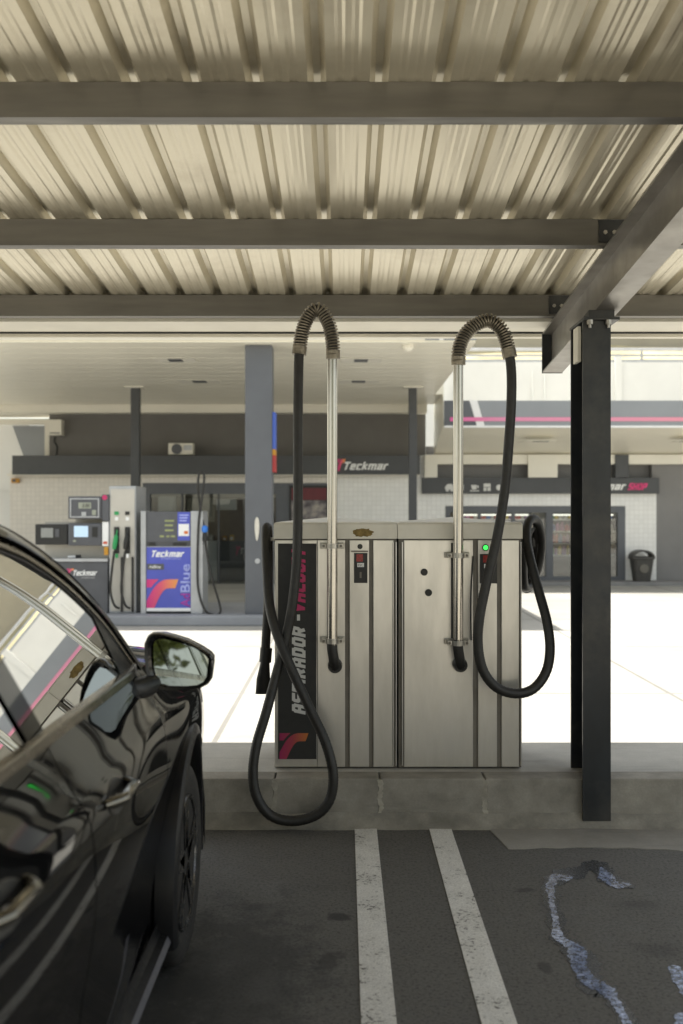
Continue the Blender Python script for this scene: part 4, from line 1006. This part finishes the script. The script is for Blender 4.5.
# bin
bx, by = X(641.5, 26.6), 26.6
bi = thing('litter_bin', (bx, by, PZ), 'dark tapered litter bin with arched top standing before the white shop tiles', 'bin')
b = MB(); rows = []
for z, w, d in ((PZ, .21, .19), (PZ + .03, .215, .195), (PZ + .58, .29, .25), (PZ + .60, .325, .28), (PZ + .65, .325, .28), (PZ + .66, .29, .25)):
    rows.append([(bx + w * (abs(math.cos(a)) ** .5) * math.copysign(1, math.cos(a)), by + d * (abs(math.sin(a)) ** .5) * math.copysign(1, math.sin(a)), z) for a in [2 * math.pi * k / 28 + .01 for k in range(29)]])
b.grid(rows); b.face(rows[0][:28]); b.face(rows[-1][:28][::-1]); b.build('bin_body', binm, bi, True)
pts = [(bx + .30 * math.cos(a), by, PZ + .64 + .20 * math.sin(a)) for a in [math.pi * k / 14 for k in range(15)]]
b = MB()
for p, q in zip(pts, pts[1:]): b.prism([(p[0], p[2]), (q[0], q[2]), (bx + (q[0] - bx) * .82, PZ + .64 + (q[2] - PZ - .64) * .78), (bx + (p[0] - bx) * .82, PZ + .64 + (p[2] - PZ - .64) * .78)], 'y', by - .22, by + .22)
b.build('bin_hood', binm, bi)
MB().lathe([(.12, 0), (.12, .01)], (bx, by - .262, PZ + .35), 'y', 18).build('bin_emblem', mat('bin_emblem_paint', (.12, .11, .09), .5), bi)

# ------------------------------------------------------------------ car
XC, W = -1.445, .92
car = thing('parked_car', (XC, 2.2, 0), 'glossy black crossover car with dark windows parked facing the kerb at the left', 'car')
DV = [(.315, .046), (.385, .045), (.45, .042), (.55, .032), (.66, .013), (.76, .002), (.86, .004), (.925, .012), (.958, .024), (1.0, .055), (1.05, .086), (1.108, .118)]
ZB = [(-.08, .80), (.0, .98), (.25, 1.07), (.6, 1.108), (3.15, 1.108), (3.5, 1.075), (3.9, 1.045), (4.2, 1.0), (4.36, .93), (4.46, .80), (4.49, .72)]
WT = [(-.08, .70), (-.02, .80), (.12, .87), (.4, .91), (.9, .92), (3.2, .92), (3.6, .915), (3.95, .895), (4.2, .83), (4.36, .72), (4.46, .58), (4.49, .50)]
AY, AZ, AR = (3.57, .92), .35, .455
def fender_in(y):   # waisted fender surface over the arches
    s = 0
    for a in (AY[0] - .43, AY[1] + .43): s += math.exp(-((y - a) / .52) ** 2)
    return .024 * min(1, s)
def vflank(y, z):
    zb = sinterp(ZB, y); zz = z if z < .78 else .78 + (z - .78) * (1.108 - .78) / max(.02, zb - .78)
    return sinterp(WT, y) - sinterp(DV, min(1.108, max(.315, zz))) - fender_in(y) * (1 if z < .95 else max(0, 1 - (z - .95) / .12))
def zlow(y):
    z = .318
    for a in AY:
        if abs(y - a) < AR: z = max(z, AZ + math.sqrt(AR * AR - (y - a) ** 2))
    return z
ystn = set()
for a in AY:
    for k in range(0, 37): ystn.add(round(a + AR * math.cos(math.pi * k / 36) * .9999, 4))
y = -.08
while y < 4.49: ystn.add(round(y, 4)); y += .04
ystn.add(4.49); ystn.update((1.38, 1.386, 2.117, 2.124, 3.099, 3.105)); ystn = sorted(ystn)
NR = 30
def flank_rows(y, inset, s):
    zl, zb = zlow(y), sinterp(ZB, y)
    if zl > zb - .05: zl = zb - .05
    return [(XC + s * (vflank(y, zl + (zb - zl) * t / NR) - inset), y, zl + (zb - zl) * t / NR) for t in range(NR + 1)]
b = MB(); rows = []
for y in ystn:
    ins = .014 if 1.38 < y < 3.105 else 0
    Rr = flank_rows(y, ins, 1); Lr = flank_rows(y, ins, -1)
    zb = sinterp(ZB, y); vb = Rr[-1][0] - XC
    crown = .045 if y > 3.1 else .0
    top = [(XC + vb * q, y, zb + .012 * (1 - abs(q) ** 6) + crown * (1 - q * q)) for q in (.94, .8, .6, .3, 0, -.3, -.6, -.8, -.94)]
    # power bulge lines on bonnet
    rows.append(Rr + top + Lr[::-1])
b.grid(rows)
n = len(rows[0])
for row in (rows[0], rows[-1]):
    b.face([(p[0], p[1], p[2]) for p in row])
body = b.build('body', car_m, car, True)
# under body
b = MB(); b.box(XC - .72, XC + .72, -.02, 4.3, .2, .4); b.box(XC - .80, XC + .80, 1.45, 3.06, .2, .42); b.build('underbody', black_m, car)
def bumper(y0, y1, wA, wB):
    b = MB(); rows = []
    for k in range(9):
        t = k / 8; y = y0 + (y1 - y0) * t; w = wA + (wB - wA) * t * t
        rows.append([(XC - w, y, .24), (XC - w, y, .40), (XC - w * .98, y, .60), (XC - w * .97, y, .8), (XC + w * .97, y, .8), (XC + w * .98, y, .6), (XC + w, y, .4), (XC + w, y, .24)])
    b.grid(rows); b.face(rows[-1]); return b.build('bumper', clad_m, car, True)
bumper(4.06, 4.50, .875, .62); bumper(.40, -.10, .88, .78)
# doors
def door(y0, y1, s, name):
    b = MB(); ys_ = [q for q in ystn if y0 <= q <= y1]
    rws = [flank_rows(q, 0, s) for q in ys_]
    b.grid([[(p[0] - s * .016, p[1] + .004, p[2]) for p in rws[0]]] + rws + [[(p[0] - s * .016, p[1] - .004, p[2]) for p in rws[-1]]])
    return b.build('door', car_m, car, True)
handles = []
for s in (1, -1):
    for (y0, y1, hy) in ((2.124, 3.099, 2.36), (1.386, 2.117, 1.64)):
        d = door(y0, y1, s, 'door')
        hz = .935 if hy > 2 else .955
        # cup
        v0 = vflank(hy, hz)
        b = MB(); rws = []
        for rr, dd in ((1.06, -.001), (1.0, .003), (.92, .002), (.6, .0015), (.2, .001)):
            ring = []
            for k in range(25):
                a = 2 * math.pi * k / 24; yy = hy + .075 * rr * math.cos(a) * 1.15; zz = hz - .008 + .036 * rr * math.sin(a)
                ring.append((XC + s * (vflank(yy, zz) + dd), yy, zz))
            rws.append(ring)
        b.grid(rws); b.build('handle_cup', black_m, d, True)
        b = MB(); path = []; rad = []
        for k in range(15):
            t = k / 14; yy = hy - .105 + .21 * t; lift = .036 * min(1, math.sin(math.pi * t) * 1.6) - .004
            path.append((XC + s * (vflank(yy, hz) + lift), yy, hz + .004 * math.sin(math.pi * t))); rad.append(.0135 if 0 < k < 14 else .010)
        b.tube(path, rad, 14); b.build('handle', handle_m, d, True)
    # sill cladding
    SV = [(.20, .12), (.255, .030), (.2645, .012), (.2645, .013), (.285, .022)]
    SV2 = [(.285, .0225), (.292, .044), (.305, .052), (.322, .056)]
    b = MB(); rws = []
    for k in range(30):
        y = 1.41 + (3.09 - 1.41) * k / 29
        rws.append([(XC + s * (W - q), y, zq) for zq, q in SV])
    b.grid(rws); b.build('side_sill', mat('sill_sky_sheen', (.10, .10, .115), .35, 0, .1, 9), car, True)  # paler than the black cladding, to stand for sky sheen
    b = MB(); rws = []
    for k in range(30):
        y = 1.41 + (3.09 - 1.41) * k / 29
        rws.append([(XC + s * (W - q), y, zq) for zq, q in SV2])
    b.grid(rws); b.build('sill_upper', clad_m, car, True)
    # arch flares
    for a in AY:
        b = MB(); rws = []
        for k in range(41):
            th = R(-14) + R(208) * k / 40; c_, s_ = math.cos(th), math.sin(th)
            ring = []
            for r, dv in ((.438, -.10), (.440, -.012), (.444, -.004), (.455, .0), (.472, -.004), (.484, -.012), (.488, -.03), (.488, -.07)):
                yy = a + r * c_; zz = max(.22, AZ + r * s_)
                base = sinterp([(.4, .875), (.9, .918), (1.4, .924), (3.0, .926), (3.3, .927), (3.57, .920), (3.85, .893), (4.1, .868)], yy)
                ring.append((XC + s * (base + dv), yy, zz))
            rws.append(ring)
        b.grid(rws); b.build('wheel_arch', clad_m, car, True)
        b = MB(); rws = []
        for k in range(25):
            th = R(-10) + R(200) * k / 24
            rws.append([(XC + s * q, a + .437 * math.cos(th), max(.2, AZ + .437 * math.sin(th))) for q in (.86, .55)])
        b.grid(rws); b.face([r_[1] for r_ in rws]); b.build('wheel_well', black_m, car, True)
# greenhouse
TOP = [(3.16, 1.120), (3.115, 1.200), (3.05, 1.290), (2.97, 1.360), (2.875, 1.424), (2.79, 1.470), (2.70, 1.510), (2.548, 1.5605), (2.3, 1.605), (1.9, 1.632), (1.5, 1.635), (1.1, 1.622), (.7, 1.585), (.4, 1.53), (.22, 1.47)]
TC = [(p.x, p.y) for p in catmull([(a, c, 0) for a, c in TOP], 5)]
def gv(z): return W - .119 - .48 * (z - 1.108) - .10 * max(0, z - 1.4) ** 1.5
def off_curve(d):
    out = []
    for i, (a, c) in enumerate(TC):
        p = TC[max(0, i - 1)]; q = TC[min(len(TC) - 1, i + 1)]
        ty, tz = q[0] - p[0], q[1] - p[1]; l = math.hypot(ty, tz)
        # inward normal (down / back)
        ny, nz = tz / l, -ty / l
        if nz > 0: ny, nz = -ny, -nz
        out.append((a - abs(ny) * d if ny < 0 else a + ny * d * (-1 if a > 1.5 else 1), c + nz * d))
    return out
def off2(d):
    out = []
    for i, (a, c) in enumerate(TC):
        p = TC[max(0, i - 1)]; q = TC[min(len(TC) - 1, i + 1)]
        ty, tz = q[0] - p[0], q[1] - p[1]; l = math.hypot(ty, tz); ty /= l; tz /= l
        # travel goes rearward (ty<0): left-hand normal pointing down/back
        out.append((a - tz * d, c + ty * d))
    return out
for s in (1, -1):
    def band(d0, d1, lift, name, m, par, lo=1.112):
        A, B = off2(d0), off2(d1); b = MB(); rws = []
        for (a, c), (e, f) in zip(A, B):
            f2 = max(lo - .012, f); c2 = max(lo - .012, c)
            rws.append([(XC + s * (gv(c2) - .012 + lift), a, c2), (XC + s * (gv(c2) + lift), a + (e - a) * .12, c2 + (f2 - c2) * .12), (XC + s * (gv((c2 + f2) / 2) + lift + .002), (a + e) / 2, (c2 + f2) / 2), (XC + s * (gv(f2) + lift), e - (e - a) * .1, f2 + (c2 - f2) * .1), (XC + s * (gv(f2) - .014 + lift), e, f2)])
        b.grid(rws); return b.build(name, m, par, True)
    band(-.004, .040, .004, 'roof_rail', car_m, car)
    band(.046, .072, .0, 'window_frame', trim_m, car)
    band(.072, .082, -.003, 'window_seal', black_m, car)
    G = [p for p in off2(.080)]
    b = MB(); rws = []
    for (a, c) in G:
        if a > 2.93 or a < .75 or c < 1.13: continue
        rws.append([(XC + s * (gv(1.112 + (c - 1.112) * t / 8) - .008), a, 1.112 + (c - 1.112) * t / 8) for t in range(9)])
    b.grid(rws); b.build('side_window', carglass_m, car, True)
    b = MB(); rws = []
    for (a, c) in G:
        if a < 2.915: continue
        c = max(1.116, c)
        rws.append([(XC + s * (gv(1.112 + (c - 1.112) * t / 4) - .004), a, 1.112 + (c - 1.112) * t / 4) for t in range(5)])
    b.grid(rws); b.build('mirror_sail', black_m, car, True)
    # pillars
    for ya, yb_ in ((2.06, 2.17), (.70, .80), ):
        b = MB(); rws = []
        for t in range(9):
            z = 1.112 + (1.56 - 1.112) * t / 8; sl = -.10 * t / 8
            rws.append([(XC + s * (gv(z) - .002), ya + sl, z), (XC + s * (gv(z) - .002), yb_ + sl, z)])
        b.grid(rws); b.build('door_pillar', car_m, car, True)
    # quarter panel behind rear window
    b = MB(); rws = []
    for (a, c) in G:
        if a > .78: continue
        rws.append([(XC + s * (gv(1.105 + (max(1.11, c) - 1.105) * t / 5) - .001), a, 1.105 + (max(1.11, c) - 1.105) * t / 5) for t in range(6)])
    b.grid(rws); b.build('rear_pillar', car_m, car, True)
    # belt trim
    b = MB(); rws = []
    for k in range(50):
        y = .75 + (3.165 - .75) * k / 49; zc = 1.110 + (.012 * max(0, (y - 2.9) / .265) ** 2)
        v = gv(1.11) + .004 - .03 * max(0, (y - 3.0) / .165) ** 2
        rws.append([(XC + s * (v + q), y, zc + h) for q, h in ((-.02, .014), (.002, .013), (.006, .008), (.007, -.002), (.010, -.011), (.006, -.015), (-.02, -.015))])
    b.grid(rws); b.build('belt_trim', trim_m, car, True)
# windscreen, roof, rear glass
def span(pts, bulge, crown, name, m):
    b = MB(); rws = []
    for (a, c) in pts:
        v = gv(c) + .002
        rws.append([(XC + v * q, a + bulge * (1 - q * q), c + crown * (1 - q * q)) for q in [k / 8 - 1 for k in range(17)]])
    b.grid(rws); return b.build(name, m, car, True)
span([p for p in TC if p[0] >= 2.5], .16, .03, 'windscreen', carglass_m)
span([p for p in TC if .4 <= p[0] <= 2.56], 0, .045, 'roof', car_m)
span([(.42, 1.532), (.22, 1.47), (.06, 1.25), (-.02, 1.0)], -.1, .02, 'rear_window', carglass_m)
# interior
b = MB(); b.box(XC - .7, XC + .7, .5, 3.1, 1.098, 1.10); b.build('interior_tray', interior_m, car)
def seat(x, y):
    b = MB()
    b.box(x - .24, x + .24, y - .10, y + .02, 1.0, 1.36, .05); b.box(x - .13, x + .13, y - .14, y - .04, 1.38, 1.54, .04); b.cyl((x - .06, y - .09, 1.3), (x - .06, y - .09, 1.42), .008); b.cyl((x + .06, y - .09, 1.3), (x + .06, y - .09, 1.42), .008)
    b.build('seat', interior_m, car, True)
for sx in (-.38, .38): seat(XC + sx, 2.02); seat(XC + sx, 1.15)
b = MB(); b.box(XC - .68, XC + .68, 2.85, 3.25, 1.10, 1.13, .01); b.build('dashboard', interior_m, car)
# mirrors
def side_mirror(s):
    MD = 3.10
    out = [(145, 643), (148, 636), (153, 633), (161, 633), (172, 636), (185, 640.5), (199, 648), (209, 655), (212, 659), (212, 664), (210, 680), (206, 686), (199, 689.5), (188, 690.5), (177, 690.5), (164, 690), (155, 688.5), (149.5, 682), (146.5, 670), (145, 656)]
    P_ = [(X(a, MD), Z(c, MD)) for a, c in out]
    cx_ = sum(p[0] for p in P_) / len(P_); cz_ = sum(p[1] for p in P_) / len(P_)
    def mir(x): return x if s > 0 else 2 * XC - x
    def ring(k, y, dz=0, dx=0): return [(mir(cx_ + (p[0] - cx_) * k + dx), y + (p[0] - cx_) * .18, cz_ + (p[1] - cz_) * k + dz) for p in P_]
    seq = [ring(.80, MD + .012), ring(.88, MD + .004), ring(.955, MD - .004), ring(1.0, MD + .006), ring(1.02, MD + .03), ring(.98, MD + .07), ring(.86, MD + .105), ring(.62, MD + .128), ring(.3, MD + .135)]
    b = MB()
    for A, B in zip(seq, seq[1:]):
        for k in range(len(A)): b.face([A[k], A[(k + 1) % len(A)], B[(k + 1) % len(B)], B[k]])
    b.face(seq[-1])
    hs = b.build('side_mirror', car_m, car, True)
    # glass
    g = [(mir(cx_ + (p[0] - cx_) * .82 + .006), MD + .010 + (p[0] - cx_) * .02 + (p[1] - cz_) * .075, cz_ + (p[1] - cz_) * .84) for p in P_]
    b = MB(); b.face(g); b.build('mirror_glass', mirror_m, hs)
    # inner rim
    b = MB(); A = ring(.97, MD - .006); B = ring(.80, MD + .013)
    for k in range(len(A)): b.face([A[k], A[(k + 1) % len(A)], B[(k + 1) % len(B)], B[k]])
    b.build('mirror_rim', black_m, hs, True)
    # arm
    b = MB()
    arm = catmull([(mir(-.70), 2.97, 1.068), (mir(-.64), 3.02, 1.060), (mir(-.605), 3.10, 1.062), (mir(-.585), 3.17, 1.075)], 6)
    b.tube(arm, [.038 - .008 * k / (len(arm) - 1) for k in range(len(arm))], 14); b.build('mirror_arm', black_m, hs, True)
side_mirror(1); side_mirror(-1)
# wheels
def wheel(y, s):
    xo = XC + s * (W - .032); xi = xo - s * .225; xm = (xo + xi) / 2
    t = MB(); r = .347
    pr_ = [(.235, -.10), (.265, -.108), (.31, -.112), (.335, -.100), (.345, -.085), (.347, -.06), (.338, -.058), (.338, -.05), (.347, -.048), (.347, -.006), (.338, -.004), (.338, .004), (.347, .006), (.347, .048), (.338, .05), (.338, .058), (.347, .06), (.345, .085), (.335, .100), (.31, .112), (.265, .108), (.235, .10)]
    t.lathe(pr_, (xm, y, .347), 'x', 56)
    wh = t.build('wheel', tyre_m, car, True)
    b = MB(); b.lathe([(.24, -.10), (.238, .095), (.232, .110), (.222, .107), (.215, .07), (.21, -.08)] if s > 0 else [(.24, .10), (.238, -.095), (.232, -.110), (.222, -.107), (.215, -.07), (.21, .08)], (xm, y, .347), 'x', 48)
    for k in range(5):
        for dlt in (-.13, .13):
            a = k * 2 * math.pi / 5 + .3 + dlt
            p = []
            for rr, wd in ((.05, .028), (.222, .016)):
                a1 = a - dlt * (0.6 if rr < .1 else 0)
                ca, sa = math.cos(a1), math.sin(a1)
                p.append(((y + rr * ca - wd * sa, .347 + rr * sa + wd * ca), (y + rr * ca + wd * sa, .347 + rr * sa - wd * ca)))
            b.prism([p[0][0], p[1][0], p[1][1], p[0][1]], 'x', xm + s * .07, xm + s * .106)
    b.lathe([(.06, .05), (.06, .09), (.03, .097)] if s > 0 else [(.06, -.05), (.06, -.09), (.03, -.097)], (xm, y, .347), 'x', 20)
    b.build('rim', rim_m, wh, True)
    b = MB(); b.lathe([(.16, -.01), (.16, .02)], (xm, y, .347), 'x', 28); b.build('brake_disc', bracket_m, wh)
for y in AY:
    for s in (1, -1): wheel(y, s)
# lights
for s in (1, -1):
    b = MB(); b.box(XC + s * .70 - .12, XC + s * .70 + .12, 4.13, 4.27, .80, .90, .03); b.build('headlight', glass_m, car, True)
    b = MB(); b.box(XC + s * .72 - .12, XC + s * .72 + .12, -.06, .06, .86, .98, .03); b.build('tail_light', mat('tail_red', (.35, .01, .01), .2), car, True)

# ------------------------------------------------------------------ trees behind the bay (seen in the mirror and reflections)
def tree(x, y, h, r, label):
    t = thing('broadleaf_tree', (x, y, -.1), label, 'tree', 'trees behind the parking bay')
    b = MB(); top = (x + random.uniform(-.3, .3), y, h * .62)
    b.tube([(x, y, -.2), (x + .05, y, h * .3), top], [.2, .15, .07], 10)
    for k in range(6):
        a = k * 1.05 + random.random(); s = (x + .03, y, h * (.3 + .05 * k))
        b.tube([s, (x + r * .4 * math.cos(a), y + r * .4 * math.sin(a), h * .55), (x + r * .75 * math.cos(a), y + r * .75 * math.sin(a), h * (.62 + .05 * random.random()))], [.07, .045, .015], 7)
    b.build('trunk', bark_m, t, True)
    b = MB(); cl = []
    for k in range(46):
        u = Vector((random.gauss(0, 1), random.gauss(0, 1), random.gauss(0, .8))).normalized() * (random.random() ** .4)
        cl.append(Vector((x + u.x * r, y + u.y * r, h * .66 + u.z * h * .32)))
    for c in cl:
        for q in range(80):
            p = c + Vector((random.gauss(0, .28), random.gauss(0, .28), random.gauss(0, .22))) * r * .55
            n_ = Vector((random.gauss(0, 1), random.gauss(0, 1), random.gauss(.5, 1))).normalized(); u = n_.orthogonal().normalized(); w = n_.cross(u); sz = random.uniform(.10, .20)
            b.face([p - u * sz, p + w * sz * .55, p + u * sz, p - w * sz * .55])
    b.build('crown', leaf_m, t)
tree(-3.2, -15, 6.5, 2.6, 'leafy green tree across the road, leftmost behind the parked car')
tree(1.8, -17, 7.2, 3.0, 'tall leafy green tree across the road, behind the parking bay middle')
tree(7.5, -15.5, 6.0, 2.5, 'leafy green tree across the road, rightmost behind the bay')

# ------------------------------------------------------------------ light, camera
EL = 74.4
hx, hy = -.933, .36
sd = Vector((hx * math.cos(R(EL)), hy * math.cos(R(EL)), math.sin(R(EL)))).normalized()
L = bpy.data.lights.new('sun', 'SUN'); L.energy = 3.9; L.angle = R(.53); L.color = (1, .955, .88)
so = bpy.data.objects.new('sun', L); COL.objects.link(so); so.rotation_euler = sd.to_track_quat('Z', 'Y').to_euler(); so.location = (0, 0, 30)
w = bpy.data.worlds.new('World'); scene.world = w; w.use_nodes = True
nt = w.node_tree; bg = nt.nodes['Background']
sky = nt.nodes.new('ShaderNodeTexSky'); sky.sky_type = 'NISHITA'; sky.sun_disc = False
sky.sun_elevation = R(EL); sky.sun_rotation = math.atan2(hx, hy); sky.air_density = 1.0; sky.dust_density = 1.6; sky.ozone_density = 1
hs = nt.nodes.new('ShaderNodeHueSaturation'); hs.inputs['Saturation'].default_value = .5   # hazy summer sky
nt.links.new(sky.outputs[0], hs.inputs['Color'])
nt.links.new(mix(nt, 1.0, hs.outputs[0], (1.06, 1.01, .88), 'MULTIPLY'), bg.inputs[0]); bg.inputs[1].default_value = .14
cam = bpy.data.cameras.new('camera'); co = bpy.data.objects.new('camera', cam); COL.objects.link(co)
co.location = (0, 0, EYE); co.rotation_euler = (R(90), 0, 0)
cam.sensor_fit = 'VERTICAL'; cam.sensor_height = 36; cam.sensor_width = 24; cam.lens = F / 1024 * 36
cam.shift_x = -(CX - 341.5) / 1024; cam.clip_start = .05; cam.clip_end = 800
cam.dof.use_dof = True; cam.dof.focus_distance = 5.2; cam.dof.aperture_fstop = 2.4
scene.camera = co
vs = scene.view_settings
vs.view_transform = 'Standard'; vs.look = 'None'; vs.gamma = 1; vs.exposure = 1.12
scene.display_settings.display_device = 'sRGB'
scene.cycles.max_bounces = 10; scene.cycles.diffuse_bounces = 6; scene.cycles.glossy_bounces = 5; scene.cycles.transparent_max_bounces = 12
